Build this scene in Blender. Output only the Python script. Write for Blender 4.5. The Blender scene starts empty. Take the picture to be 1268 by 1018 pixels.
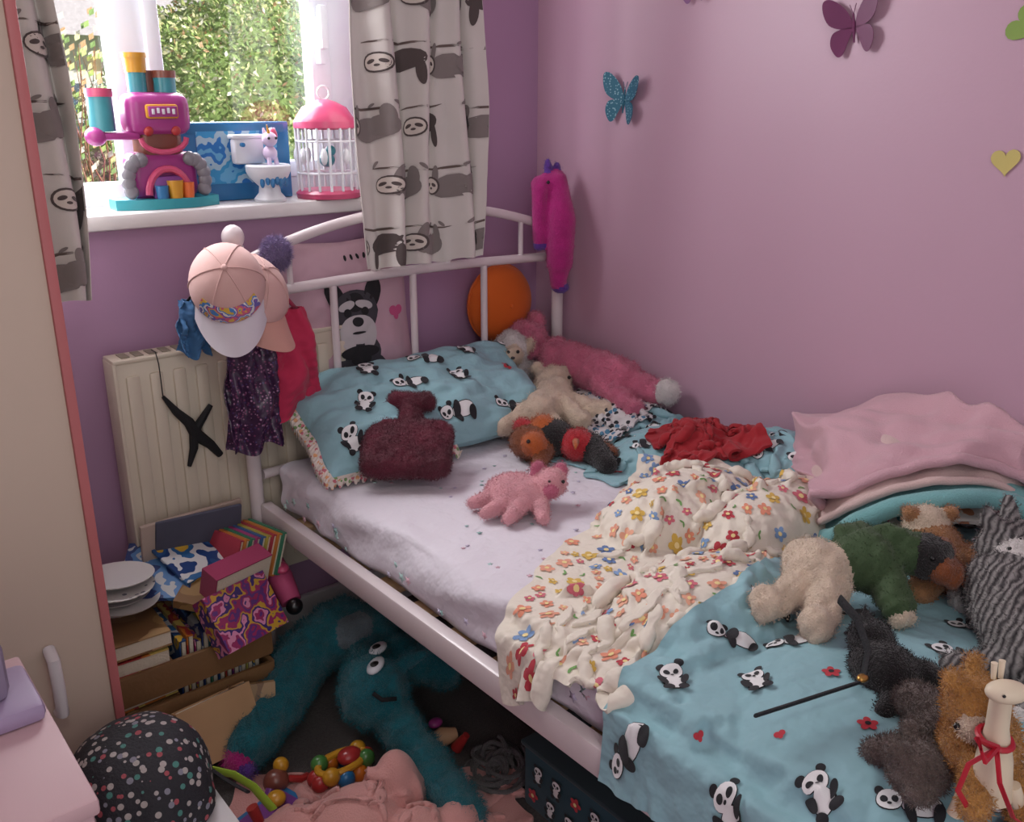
import bpy, bmesh, math, random
import numpy as np
from mathutils import Vector, Matrix, Euler
random.seed(7); rng=np.random.default_rng(7)
pi=math.pi
# ------------------------------------------------------------------ materials
def lin(h):
    h=h.lstrip('#'); o=[]
    for i in (0,2,4):
        c=int(h[i:i+2],16)/255; o.append(c/12.92 if c<=.04045 else ((c+.055)/1.055)**2.4)
    return o
def nodes(name):
    m=bpy.data.materials.new(name); m.use_nodes=True; nt=m.node_tree
    return m,nt,nt.nodes['Principled BSDF']
def noise_n(nt,scale,detail=3,co='Object'):
    t=nt.nodes.new('ShaderNodeTexCoord'); n=nt.nodes.new('ShaderNodeTexNoise'); n.inputs['Scale'].default_value=scale; n.inputs['Detail'].default_value=detail
    nt.links.new(t.outputs[co],n.inputs['Vector']); return n,t
def mixc(nt,fac,a,b):
    x=nt.nodes.new('ShaderNodeMix'); x.data_type='RGBA'
    for s,i in ((fac,0),(a,6),(b,7)):
        if isinstance(s,(int,float)): x.inputs[i].default_value=s
        elif isinstance(s,(list,tuple)): x.inputs[i].default_value=list(s[:3])+[1]
        else: nt.links.new(s,x.inputs[i])
    return x.outputs[2]
def bump(nt,b,scale,strength,dist=.01,detail=4):
    n,t=noise_n(nt,scale,detail); bp=nt.nodes.new('ShaderNodeBump'); bp.inputs['Strength'].default_value=strength; bp.inputs['Distance'].default_value=dist
    nt.links.new(n.outputs['Fac'],bp.inputs['Height']); nt.links.new(bp.outputs[0],b.inputs['Normal'])
def mat(name,col,rough=.6,var=.06,vs=9,bs=0,bd=.3,dist=.01,sheen=0,metal=0,coat=0,det=4):
    m,nt,b=nodes(name); c=lin(col)
    n,t=noise_n(nt,vs)
    o=mixc(nt,n.outputs['Fac'],[max(0,x*(1-var*2)) for x in c],[min(1,x*(1+var*2)) for x in c])
    nt.links.new(o,b.inputs['Base Color']); b.inputs['Roughness'].default_value=rough; b.inputs['Metallic'].default_value=metal
    b.inputs['Sheen Weight'].default_value=sheen; b.inputs['Coat Weight'].default_value=coat
    if bs: bump(nt,b,bs,bd,dist,det)
    m.diffuse_color=(*c,1); return m
def fab(name,col,var=.06): return mat(name,col,.85,var,6,bs=900,bd=.25,dist=.002,sheen=.12)
def cot(name,col,var=.05): return mat(name,col,.85,var,6,bs=17,bd=.55,dist=.022,sheen=.1,det=3)
def fur(name,col,var=.15): return mat(name,col,.95,var,30,bs=260,bd=.8,dist=.006,sheen=.25)
def pla(name,col): return mat(name,col,.3,.02,5,coat=.15)
def dots(name,base,cols,scale=60,thr=.3,rough=.7,bs=0):
    m,nt,b=nodes(name); t=nt.nodes.new('ShaderNodeTexCoord'); v=nt.nodes.new('ShaderNodeTexVoronoi'); v.inputs['Scale'].default_value=scale
    v.inputs['Randomness'].default_value=.75
    nt.links.new(t.outputs['Object'],v.inputs['Vector'])
    s=nt.nodes.new('ShaderNodeSeparateColor'); nt.links.new(v.outputs['Color'],s.inputs[0])
    r=nt.nodes.new('ShaderNodeValToRGB'); r.color_ramp.interpolation='CONSTANT'
    el=r.color_ramp.elements
    while len(el)<len(cols): el.new(.5)
    for i,c in enumerate(cols): el[i].position=i/len(cols); el[i].color=lin(c)+[1]
    nt.links.new(s.outputs[0],r.inputs[0])
    l=nt.nodes.new('ShaderNodeMath'); l.operation='LESS_THAN'; l.inputs[1].default_value=thr; nt.links.new(v.outputs['Distance'],l.inputs[0])
    nt.links.new(mixc(nt,l.outputs[0],lin(base),r.outputs[0]),b.inputs['Base Color']); b.inputs['Roughness'].default_value=rough
    if bs: bump(nt,b,bs,.3)
    return m
def cover(name,cols,scale=18):
    m,nt,b=nodes(name); n,t=noise_n(nt,scale,2.5); r=nt.nodes.new('ShaderNodeValToRGB'); r.color_ramp.interpolation='CONSTANT'; el=r.color_ramp.elements
    while len(el)<len(cols)*2: el.new(.5)
    for i in range(len(cols)*2): el[i].position=.25+.5*i/(len(cols)*2); el[i].color=lin(cols[i%len(cols)])+[1]
    nt.links.new(n.outputs['Fac'],r.inputs[0]); nt.links.new(r.outputs[0],b.inputs['Base Color']); b.inputs['Roughness'].default_value=.35; return m
def stripes(name,c1,c2,scale=30,dist=6,direction='X'):
    m,nt,b=nodes(name); t=nt.nodes.new('ShaderNodeTexCoord'); w=nt.nodes.new('ShaderNodeTexWave'); w.inputs['Scale'].default_value=scale; w.inputs['Distortion'].default_value=dist
    w.inputs['Detail Scale'].default_value=1.5; w.inputs['Detail'].default_value=2; w.bands_direction=direction
    nt.links.new(t.outputs['Object'],w.inputs['Vector']); nt.links.new(mixc(nt,w.outputs['Fac'],lin(c1),lin(c2)),b.inputs['Base Color']); b.inputs['Roughness'].default_value=.9
    return m
# ------------------------------------------------------------------ mesh builder
class M:
    def __init__(s): s.v=[];s.n=0;s.f=[];s.mi=[];s.mats=[]
    def idx(s,m):
        if m not in s.mats: s.mats.append(m)
        return s.mats.index(m)
    def add(s,V,Fc,m,T=None):
        V=np.array([tuple(x) for x in V] if not isinstance(V,np.ndarray) else V,dtype=float).reshape(-1,3)
        if T is not None:
            A=np.array(T); V=V@A[:3,:3].T+A[:3,3]
        o=s.n; s.v.append(V); s.n+=len(V); k=s.idx(m)
        for f in Fc: s.f.append([i+o for i in f]); s.mi.append(k)
    def bm(s,bm,m,T=None):
        bm.verts.ensure_lookup_table(); bm.verts.index_update()
        s.add([v.co[:] for v in bm.verts],[[v.index for v in f.verts] for f in bm.faces],m,T); bm.free()
    def box(s,c,d,m,bev=0,rot=None,T=None,seg=2):
        bm=bmesh.new(); bmesh.ops.create_cube(bm,size=1); bmesh.ops.scale(bm,vec=d,verts=bm.verts)
        if bev: bmesh.ops.bevel(bm,geom=list(bm.edges),offset=bev,segments=seg,affect='EDGES',profile=.5)
        X=Matrix.Translation(c)
        if rot: X=X@Euler(rot).to_matrix().to_4x4()
        s.bm(bm,m,(T@X) if T is not None else X)
    def ell(s,c,r,m,rot=None,T=None,seg=20):
        if not hasattr(r,'__len__'): r=(r,r,r)
        bm=bmesh.new(); bmesh.ops.create_uvsphere(bm,u_segments=seg,v_segments=max(6,seg//2+2),radius=1)
        X=Matrix.Translation(c)
        if rot: X=X@Euler(rot).to_matrix().to_4x4()
        X=X@Matrix.Diagonal((*r,1)); s.bm(bm,m,(T@X) if T is not None else X)
    def tube(s,pts,r,m,seg=10,T=None,flat=1.0,closed=False):
        P=[Vector(p) for p in pts]; n=len(P); rr=r if hasattr(r,'__len__') else [r]*n
        V=[];Fc=[]; up=None
        for i in range(n):
            a=P[(i-1)%n] if (closed or i>0) else P[i]; b=P[(i+1)%n] if (closed or i<n-1) else P[i]
            t=(b-a).normalized()
            if up is None: up=t.orthogonal().normalized()
            up=(up-t*up.dot(t)).normalized(); sd=t.cross(up)
            for k in range(seg):
                q=2*pi*k/seg; V.append(P[i]+(up*math.cos(q)*flat+sd*math.sin(q))*rr[i])
        for i in range(n if closed else n-1):
            j=(i+1)%n
            for k in range(seg): Fc.append([i*seg+k,i*seg+(k+1)%seg,j*seg+(k+1)%seg,j*seg+k])
        if not closed: Fc.append(list(range(seg))[::-1]); Fc.append([(n-1)*seg+k for k in range(seg)])
        s.add(V,Fc,m,T)
    def cone(s,a,b,r0,r1,m,seg=20,T=None): s.tube([a,b],[r0,r1],m,seg,T)
    def lathe(s,prof,m,T=None,seg=28,a0=0,a1=2*pi):
        full=abs(a1-a0-2*pi)<1e-6; k=seg if full else seg+1; V=[];Fc=[]
        for r,z in prof:
            for i in range(k):
                q=a0+(a1-a0)*i/seg; V.append((r*math.cos(q),r*math.sin(q),z))
        for j in range(len(prof)-1):
            for i in range(seg):
                i2=(i+1)%k; Fc.append([j*k+i,j*k+i2,(j+1)*k+i2,(j+1)*k+i])
        s.add(V,Fc,m,T)
    def poly(s,pts,m,T,th=.003):
        n=len(pts); V=[(x,y,0) for x,y in pts]+[(x,y,th) for x,y in pts]
        Fc=[list(range(n))[::-1],[n+i for i in range(n)]]+[[i,(i+1)%n,n+(i+1)%n,n+i] for i in range(n)]
        s.add(V,Fc,m,T)
    def sheet(s,G,m,t=.004,m2=None,N=None):
        a,b=G.shape[:2]
        if N is None: N=normals(G)
        q=[[i*b+j,(i+1)*b+j,(i+1)*b+j+1,i*b+j+1] for i in range(a-1) for j in range(b-1)]
        s.add(G.reshape(-1,3),q,m)
        if t>0:
            B=G-N*t; s.add(B.reshape(-1,3),[f[::-1] for f in q],m2 or m)
            rim=[(i,0) for i in range(a)]+[(a-1,j) for j in range(1,b)]+[(i,b-1) for i in range(a-2,-1,-1)]+[(0,j) for j in range(b-2,0,-1)]
            R1=np.array([G[i,j] for i,j in rim]); R2=np.array([B[i,j] for i,j in rim]); n=len(rim)
            s.add(np.vstack([R1,R2]),[[k,(k+1)%n,n+(k+1)%n,n+k] for k in range(n)],m)
    def obj(s,name,sharp=42,smooth=True):
        V=np.vstack(s.v); c=(V.min(0)+V.max(0))/2; V=V-c
        me=bpy.data.meshes.new(name); me.from_pydata(V.tolist(),[],s.f)
        for m in s.mats: me.materials.append(m)
        me.polygons.foreach_set('material_index',s.mi)
        me.polygons.foreach_set('use_smooth',[smooth]*len(s.f)); me.update()
        if smooth and sharp: me.set_sharp_from_angle(angle=math.radians(sharp))
        o=bpy.data.objects.new(name,me); o.location=c; bpy.context.collection.objects.link(o); return o
def mv(o,s=1,d=(0,0,0)):
    o.scale=(s,s,s); o.location=o.location+Vector(d); return o
def normals(G):
    du=np.gradient(G,axis=0); dv=np.gradient(G,axis=1); N=np.cross(du,dv); return N/(np.linalg.norm(N,axis=2,keepdims=True)+1e-9)
def basis(loc,z,y):
    z=Vector(z).normalized(); y=Vector(y); y=(y-z*y.dot(z)).normalized(); x=y.cross(z)
    m=Matrix((x,y,z)).transposed().to_4x4(); m.translation=Vector(loc); return m
def up2(G):
    def ax(A):
        P=np.concatenate([2*A[:1]-A[1:2],A,2*A[-1:]-A[-2:-1]],0)
        mid=(-P[:-3]+9*P[1:-2]+9*P[2:-1]-P[3:])/16
        o=np.empty((2*len(A)-1,)+A.shape[1:]); o[0::2]=A; o[1::2]=mid; return o
    return ax(ax(G).swapaxes(0,1)).swapaxes(0,1)
def bil(A,u,v):
    a,b=A.shape[:2]; x=np.clip(u,0,1)*(a-1); y=np.clip(v,0,1)*(b-1); i=np.minimum(x.astype(int),a-2); j=np.minimum(y.astype(int),b-2); fx=(x-i)[:,None]; fy=(y-j)[:,None]
    return A[i,j]*(1-fx)*(1-fy)+A[i+1,j]*fx*(1-fy)+A[i,j+1]*(1-fx)*fy+A[i+1,j+1]*fx*fy
def stamp(m,G,N,u0,v0,Lu,Lv,ang,sc,shape,off=.0012,rings=2,seg=12,flip=1):
    for k,(cx,cy,rx,ry,rot,mt) in enumerate(shape):
        pts=[(0,0)]
        for r in range(1,rings+1):
            for q in range(seg): pts.append((r/rings*math.cos(2*pi*q/seg),r/rings*math.sin(2*pi*q/seg)))
        p=np.array(pts); x=p[:,0]*rx; y=p[:,1]*ry; c,s_=math.cos(rot),math.sin(rot)
        x,y=x*c-y*s_+cx,x*s_+y*c+cy; x=x*sc*flip; y=y*sc; c,s_=math.cos(ang),math.sin(ang); x,y=x*c-y*s_,x*s_+y*c
        u=u0+x/Lu; v=v0+y/Lv
        if u.max()<0 or u.min()>1 or v.max()<0 or v.min()>1: continue
        u=np.clip(u,0.002,.998); v=np.clip(v,.002,.998)
        P=bil(G,u,v)+bil(N,u,v)*(off+.00035*k)
        Fc=[[0,1+q,1+(q+1)%seg] for q in range(seg)]
        for r in range(rings-1):
            for q in range(seg): a=1+r*seg; b=a+seg; Fc.append([a+q,b+q,b+(q+1)%seg,a+(q+1)%seg])
        m.add(P,Fc,mt)
def vnoise(x,y,seed=0,oct=3):
    r=np.random.default_rng(seed); o=np.zeros_like(x)
    for k in range(oct):
        for i in range(5):
            a=r.uniform(0,2*pi); f=(2**k)*r.uniform(.6,1.5); o+=np.sin((x*math.cos(a)+y*math.sin(a))*f*2*pi+r.uniform(0,6.28))/(2**k)/3
    return o
# ------------------------------------------------------------------ plush builder
def plush(name,prims,details=(),vox=.006,fn=3500,fl=.005,sm=6,lump=.0,hw=.0007,T=None):
    if T is not None:
        R3=T.to_3x3(); Q=[]
        for p in prims:
            if p[0]=='c': Q.append(('c',tuple(T@Vector(p[1])),tuple(T@Vector(p[2])),*p[3:]))
            else: Q.append(('e',tuple(T@Vector(p[1])),p[2],p[3],tuple(R3.to_euler())))
        prims=Q
    t=M(); dm=bpy.data.materials.new('tmp')
    for p in prims:
        if p[0]=='e': t.ell(p[1],p[2],dm,rot=p[4] if len(p)>4 else None,seg=24)
        else:
            a,b,r0,r1=Vector(p[1]),Vector(p[2]),p[3],p[4]; t.cone(a,b,r0,r1,dm,20); t.ell(a,r0,dm,seg=20); t.ell(b,r1,dm,seg=20)
    o=t.obj('tmp_plush'); c=np.array(o.location)
    r=o.modifiers.new('r','REMESH'); r.mode='VOXEL'; r.voxel_size=vox
    s=o.modifiers.new('s','SMOOTH'); s.factor=.5; s.iterations=sm
    dg=bpy.context.evaluated_depsgraph_get(); e=o.evaluated_get(dg); me=e.to_mesh()
    V=np.zeros(len(me.vertices)*3); me.vertices.foreach_get('co',V); V=V.reshape(-1,3)+c
    Nn=np.zeros(len(me.vertices)*3); me.vertices.foreach_get('normal',Nn); Nn=Nn.reshape(-1,3)
    Fc=[list(p.vertices) for p in me.polygons]; e.to_mesh_clear(); bpy.data.objects.remove(o)
    def dist(P):
        D=[]
        for p in prims:
            if p[0]=='e':
                R=p[2] if hasattr(p[2],'__len__') else (p[2],)*3; q=P-np.array(p[1])
                if len(p)>4 and p[4]: q=q@np.array(Euler(p[4]).to_matrix())
                D.append((np.linalg.norm(q/np.array(R),axis=1)-1)*min(R))
            else:
                a,b=np.array(p[1]),np.array(p[2]); d=b-a; h=np.clip((P-a)@d/(d@d+1e-9),0,1); D.append(np.linalg.norm(P-a-h[:,None]*d,axis=1)-(p[3]+(p[4]-p[3])*h))
        return np.argmin(np.array(D),0)
    ms=[p[3] if p[0]=='e' else p[5] for p in prims]
    if lump>0: V=V+Nn*(vnoise(V[:,0]*14,V[:,1]*14+V[:,2]*9,5)*lump)[:,None]
    cen=np.array([V[f].mean(0) for f in Fc]); w=dist(cen); m=M()
    m.v.append(V); m.n=len(V)
    for f,k in zip(Fc,w): m.f.append(f); m.mi.append(m.idx(ms[k]))
    if fn:
        fn=int(fn*2.2); r_=np.random.default_rng(len(name)); ii=r_.integers(0,len(V),fn); wk=dist(V[ii])
        d=Nn[ii]+r_.normal(0,.6,(fn,3)); d/=np.linalg.norm(d,axis=1,keepdims=True); sd=np.cross(d,r_.normal(0,1,(fn,3))); sd/=np.linalg.norm(sd,axis=1,keepdims=True)+1e-9
        b=V[ii]+r_.normal(0,vox*.4,(fn,3)); L=fl*r_.uniform(.6,1.3,(fn,1))
        for k in set(wk):
            z=wk==k; A=b[z]; tri=np.stack([A-sd[z]*hw,A+sd[z]*hw,A+d[z]*L[z]],1).reshape(-1,3)
            m.add(tri,[[3*i,3*i+1,3*i+2] for i in range(len(A))],ms[k])
    for p in details:
        if p[0]=='e': m.ell(p[1],p[2],p[3],rot=p[4] if len(p)>4 else None,seg=14)
        elif p[0]=='t': m.tube(p[1],p[2],p[3],8)
        else: m.cone(p[1],p[2],p[3],p[4],p[5],12)
    return m.obj(name,sharp=0)
# ------------------------------------------------------------------ cloth solver
cs=.01; HX,HY=112,212
HF=np.full((HX,HY),-1.0)
def hfi(x,y): return np.clip(((x+1.1)/cs).astype(int),0,HX-1),np.clip(((y+2.1)/cs).astype(int),0,HY-1)
gx,gy=np.meshgrid(np.arange(HX)*cs-1.1,np.arange(HY)*cs-2.1,indexing='ij'); HF[(gx>-.97)]=.585
def hfq(x,y):
    i,j=hfi(np.asarray(x),np.asarray(y)); return HF[i,j]
def hfadd(P,t=.006):
    P=P.reshape(-1,3); P=P[(P[:,0]>-.97)&(P[:,0]<0)&(P[:,1]>-2.1)]; i,j=hfi(P[:,0],P[:,1]); np.maximum.at(HF,(i,j),P[:,2]+t)
def hfell(c,r):
    q=1-((gx-c[0])/r[0])**2-((gy-c[1])/r[1])**2; z=c[2]+r[2]*np.sqrt(np.clip(q,0,1)); k=(q>0)&(gx>-.97); HF[k]=np.maximum(HF[k],z[k])
def sim(X,h,steps=160,iters=4,bend=.35,grav=.0011,th=.008,seed=0,wall=-.02,wn=.012,wf=7,fr=.35,floor=None,ups=1,sx=-1.008):
    r=np.random.default_rng(seed); a,b=X.shape[:2]; X=X.copy(); X[...,2]+=r.normal(0,.0010,(a,b))
    I,J=np.meshgrid(np.arange(a)*h*wf,np.arange(b)*h*wf,indexing='ij'); X[...,2]+=wn*(vnoise(I,J,seed+50,2)+1); V=np.zeros_like(X)
    cons=[(1,0,h,1.),(0,1,h,1.),(1,1,h*1.4142,.5),(1,-1,h*1.4142,.5),(2,0,2*h,bend),(0,2,2*h,bend)]
    sl=[]
    for i,j,L,k in cons:
        if j>=0: A=(slice(0,a-i),slice(0,b-j)); B=(slice(i,a),slice(j,b))
        else: A=(slice(0,a-i),slice(-j,b)); B=(slice(i,a),slice(0,b+j))
        sl.append((A,B,L,k))
    cnt=np.zeros((a,b,1))
    for A,B,L,k in sl: cnt[A]+=k; cnt[B]+=k
    for s in range(steps):
        prev=X.copy(); X=X+V; X[...,2]-=grav; con=np.zeros((a,b),bool)
        for it in range(iters):
            acc=np.zeros_like(X)
            for A,B,L,k in sl:
                d=X[B]-X[A]; l=np.sqrt((d*d).sum(2,keepdims=True))+1e-9
                c=d*(np.minimum(l-L,0 if L==2*h else 9)/l*.5*k); acc[A]+=c; acc[B]-=c
            X+=acc/cnt*1.5
            x,y,z=X[...,0],X[...,1],X[...,2]
            if floor is not None:
                top=floor(x,y)+th; tt=z<top; z[tt]=top[tt]; con|=tt
            else:
                x[:]=np.minimum(x,wall)
                top=hfq(x,y)+th; top=np.where((x>-1.005)&(top<0),.57,top)
                ins=(x>sx)&(z<top); side=ins&((x-sx)<(top-z))&(z<.6)
                x[side]=sx; tt=ins&~side; z[tt]=np.maximum(top[tt],z[tt]); con|=ins
        D=X-prev; X[con,:2]=prev[con,:2]+D[con,:2]*fr; V=(X-prev)*.93; V[con]*=.45
        n=np.linalg.norm(V,axis=2,keepdims=True); V*=np.minimum(1,.02/(n+1e-9))
    for k in range(ups): X=up2(X)
    return X
def flat(cx,cy,w,l,n,m,z,ang=0,comp=(.9,.9),taper=0):
    u=(np.linspace(-.5,.5,n)*w*comp[0])[:,None]; v=(np.linspace(-.5,.5,m)*l*comp[1])[None,:]; u=u+0*v; v=v+0*u
    v=v*(1+taper*2*u/(w*comp[0]))
    c,s=math.cos(ang),math.sin(ang); return np.stack([cx+u*c-v*s,cy+u*s+v*c,z+0*u],2)
# ------------------------------------------------------------------ shared materials
WHITE=mat('white_satin','#d8d4d4',.4,.02); PVC=mat('pvc_white','#dfe4ec',.3,.01); METAL=mat('white_metal_paint','#d8cccd',.35,.02,coat=.2)
BLACK=mat('black_cloth','#17161a',.8,.1,bs=300); BK=pla('black_plastic','#141214'); EYE=pla('eye_black','#0c0a0a')
PW=fab('panda_white','#e4e4e4',.02); PB=fab('panda_black','#1a1b20',.05); RED=fab('print_red','#b8323e')
# ------------------------------------------------------------------ room
def wallmat(name,c,v=.05):
    m,nt,b=nodes(name); n,t=noise_n(nt,1.3,2); c=lin(c)
    nt.links.new(mixc(nt,n.outputs['Fac'],[x*(1-v) for x in c],[min(1,x*(1+v)) for x in c]),b.inputs['Base Color']); b.inputs['Roughness'].default_value=.42
    bump(nt,b,120,.06,.004); return m
WL=wallmat('lilac_paint_shaded','#ac86a6')  # wall lilac in a darker copy: window-wall shading is put into the colour
w=M()
x0,x1=-1.75,-.5; z0,z1=1.17,2.12
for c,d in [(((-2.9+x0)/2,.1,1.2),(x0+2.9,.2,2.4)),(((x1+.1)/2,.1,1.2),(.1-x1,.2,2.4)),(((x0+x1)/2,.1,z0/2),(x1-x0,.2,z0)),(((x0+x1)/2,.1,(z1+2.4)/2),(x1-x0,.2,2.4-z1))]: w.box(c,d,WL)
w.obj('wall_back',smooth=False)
w=M(); w.box((.05,-1.7,1.2),(.1,3.4,2.4),wallmat('lilac_paint_lit','#bf9bad')); w.obj('wall_right',smooth=False)  # same lilac, lighter copy: this wall's brighter lighting is in the colour
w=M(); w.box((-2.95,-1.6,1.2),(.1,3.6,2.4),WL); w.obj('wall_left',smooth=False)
CE=mat('ceiling_white','#e4dedf',.9,.01)
w=M(); w.box((-1.4,-1.6,2.45),(3.1,3.6,.1),CE); w.obj('ceiling',smooth=False)
m,nt,b=nodes('grey_carpet'); n,t=noise_n(nt,160,4); n2,_=noise_n(nt,7,3)
a=mixc(nt,n.outputs['Fac'],lin('#3c3838'),lin('#8e8684')); nt.links.new(mixc(nt,n2.outputs['Fac'],a,lin('#5e5856')),b.inputs['Base Color']); b.inputs['Roughness'].default_value=1; bump(nt,b,420,1,.01)
w=M(); w.box((-1.4,-1.6,-.05),(3.1,3.6,.1),m); w.obj('floor',smooth=False)
w=M(); w.box((-1.45,-.012,.06),(2.9,.02,.12),WHITE,.004); w.obj('baseboard_back')
w=M(); w.box((-.012,-1.7,.06),(.02,3.36,.12),WHITE,.004); w.obj('baseboard_right')
# window
w=M(); fy=.15
def fr(xa,xb,za,zb,y=fy,dy=.06,m=PVC): w.box(((xa+xb)/2,y,(za+zb)/2),(xb-xa,dy,zb-za),m,.006)
fr(x0,x1,z0,z0+.06); fr(x0,x1,z1-.06,z1); fr(x0,x0+.06,z0+.05,z1-.05); fr(x1-.1,x1,z0+.05,z1-.05); fr(-1.135,-1.055,z0+.05,z1-.05)
fr(-1.06,-.60,z0+.055,z0+.095,fy-.02,.05); fr(-1.06,-1.025,z0+.09,z1-.06,fy-.02,.05); fr(-.655,-.60,z0+.09,z1-.06,fy-.02,.05); fr(-1.06,-.6,z1-.1,z1-.055,fy-.02,.05)
w.box((-.635,fy-.055,1.55),(.018,.03,.11),PVC,.004); w.box((-.635,fy-.075,1.58),(.02,.02,.1),PVC,.004)
gm=bpy.data.materials.new('window_glass'); gm.use_nodes=True; nt=gm.node_tree; nt.nodes.clear(); o=nt.nodes.new('ShaderNodeOutputMaterial'); tr=nt.nodes.new('ShaderNodeBsdfTransparent'); gl=nt.nodes.new('ShaderNodeBsdfGlossy'); gl.inputs['Roughness'].default_value=.03; mx=nt.nodes.new('ShaderNodeMixShader'); mx.inputs[0].default_value=.04
nt.links.new(tr.outputs[0],mx.inputs[1]); nt.links.new(gl.outputs[0],mx.inputs[2]); nt.links.new(mx.outputs[0],o.inputs[0])
w.box(((x0+x1)/2,fy+.01,(z0+z1)/2),(x1-x0-.06,.004,z1-z0-.06),gm); w.obj('window_1')
w=M(); w.box((-1.12,.045,1.162),(1.3,.2,.035),WHITE,.01); w.obj('trim_1')   # window board
SILL=1.18
# ------------------------------------------------------------------ outdoors
w=M(); w.box((2,8,-.3),(26,15,.2),mat('lawn','#6f8a3c',.95,.3,4,bs=60,bd=1)); w.obj('garden_ground',smooth=False)
w=M(); lm=[mat('leaf_%d'%i,c,.55,.25,5) for i,c in enumerate(['#9ab868','#c4d088','#e0dca4','#7c9c58','#c09c70','#f4f4c8'])]
core=mat('bush_core','#76904e',.9,.4,14,bs=30,bd=1)
for c,r in [((.62,3.3,.7),(1.05,.8,1.35)),((1.6,3.6,.9),(1.2,.8,1.3))]:
    w.ell(c,[q*.95 for q in r],core,seg=32)
    n=52000; d=rng.normal(0,1,(n,3)); d/=np.linalg.norm(d,axis=1,keepdims=True); d=d[(d[:,1]<.2)&(d[:,2]>-.3)]; n=len(d)
    P=np.array(c)+d*np.array(r)*(1+rng.uniform(-.06,.05,(n,1))+.06*np.sin(d[:,:1]*11)*np.cos(d[:,2:]*10))
    A=rng.normal(0,1,(n,3)); A/=np.linalg.norm(A,axis=1,keepdims=True); B=np.cross(A,rng.normal(0,1,(n,3))); B/=np.linalg.norm(B,axis=1,keepdims=True)
    s=rng.uniform(.010,.022,(n,1)); Q=np.stack([P-A*s,P+B*s*.5,P+A*s,P-B*s*.5],1)
    kk=rng.choice(6,n,p=[.28,.24,.17,.11,.08,.12])
    for k in range(6): z=Q[kk==k]; w.add(z.reshape(-1,3),[[4*i,4*i+1,4*i+2,4*i+3] for i in range(len(z))],lm[k])
w.obj('garden_bush',smooth=False)
w=M(); w.box((1.2,12,1.0),(8,2,2.6),mat('house_render','#e9e4dc',.9,.05))
V=[(-3.2,10.6,2.2),(5.6,10.6,2.2),(5.6,13.4,2.2),(-3.2,13.4,2.2),(-3.2,12,3.6),(5.6,12,3.6)]; w.add(V,[[0,1,5,4],[2,3,4,5],[0,4,3],[1,2,5]],mat('roof_tile','#b9b4b8',.8,.15,20))
pn=mat('house_pane','#5b6674',.2)
for i in range(6): w.box((-2.4+i*1.3,10.98,1.2),(.8,.06,.9),pn); w.box((-2.4+i*1.3,10.95,1.2),(.05,.06,.9),PVC); w.box((-2.4+i*1.3,10.95,1.2),(.8,.06,.05),PVC)
w.obj('neighbour_house')
w=M(); fw=mat('fence_wood','#9a6f52',.9,.2,6)
for i in range(40): w.box((-3+i*.16,7.5,.35),(.14,.03,1.15),fw,.004)
w.box((0,7.54,.1),(6.6,.05,.08),fw); w.box((0,7.54,.7),(6.6,.05,.08),fw); w.obj('garden_fence')
w=M()
for i in range(22):
    p=Vector((-.78+rng.uniform(-.06,.06),1.7+rng.uniform(-.1,.1),-.2)); L=[p]
    for k in range(9): p=p+Vector((rng.normal(0,.03),rng.normal(0,.03),.2)); L.append(p)
    w.tube(L,[.008,.007,.006,.005,.005,.004,.004,.003,.002,.001],fw,5)
    for k in range(26):
        q=L[rng.integers(4,10)]+Vector(rng.normal(0,.06,3)); s=.018; w.add([q,q+Vector((s,0,s*.5)),q+Vector((s*1.2,.01,s*1.6)),q+Vector((0,0,s))],[[0,1,2,3]],lm[rng.integers(0,6)])
w.obj('garden_shrub',smooth=False)
# ------------------------------------------------------------------ curtains
CW=fab('curtain_cotton','#d4cec8',.03); SG=fab('sloth_grey','#857c79'); SD=fab('sloth_dark','#544a48'); SLi=fab('sloth_face','#d6ccc2'); BR=fab('branch_brown','#6e5e58')
sloth=[(0,.5,1.15,.035,0,BR),(-1.0,.6,.14,.05,.7,SG),(.8,.62,.14,.05,-.6,SG),(.3,.58,.1,.04,.5,SG),(.6,.3,.13,.32,.15,SG),(-.5,.3,.12,.32,-.2,SG),(.02,-.06,.72,.34,0,SG),(.5,.02,.3,.3,0,SG),(-.66,.02,.3,.27,0,SD),(-.68,.02,.25,.22,0,SLi),(-.79,.05,.085,.05,.5,SD),(-.57,.05,.085,.05,-.5,SD),(-.68,-.05,.05,.035,0,SD)]
sloth2=[(0,.55,1.15,.035,0,BR),(.3,.1,.6,.3,.1,SD),(.75,-.25,.12,.36,.1,SD),(-.1,-.25,.12,.38,-.1,SD),(-.75,.0,.3,.27,0,SD),(-.75,0,.25,.22,0,SLi),(-.86,.03,.085,.05,.5,SD),(-.64,.03,.085,.05,-.5,SD),(-.75,-.07,.05,.035,0,SD)]
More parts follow.
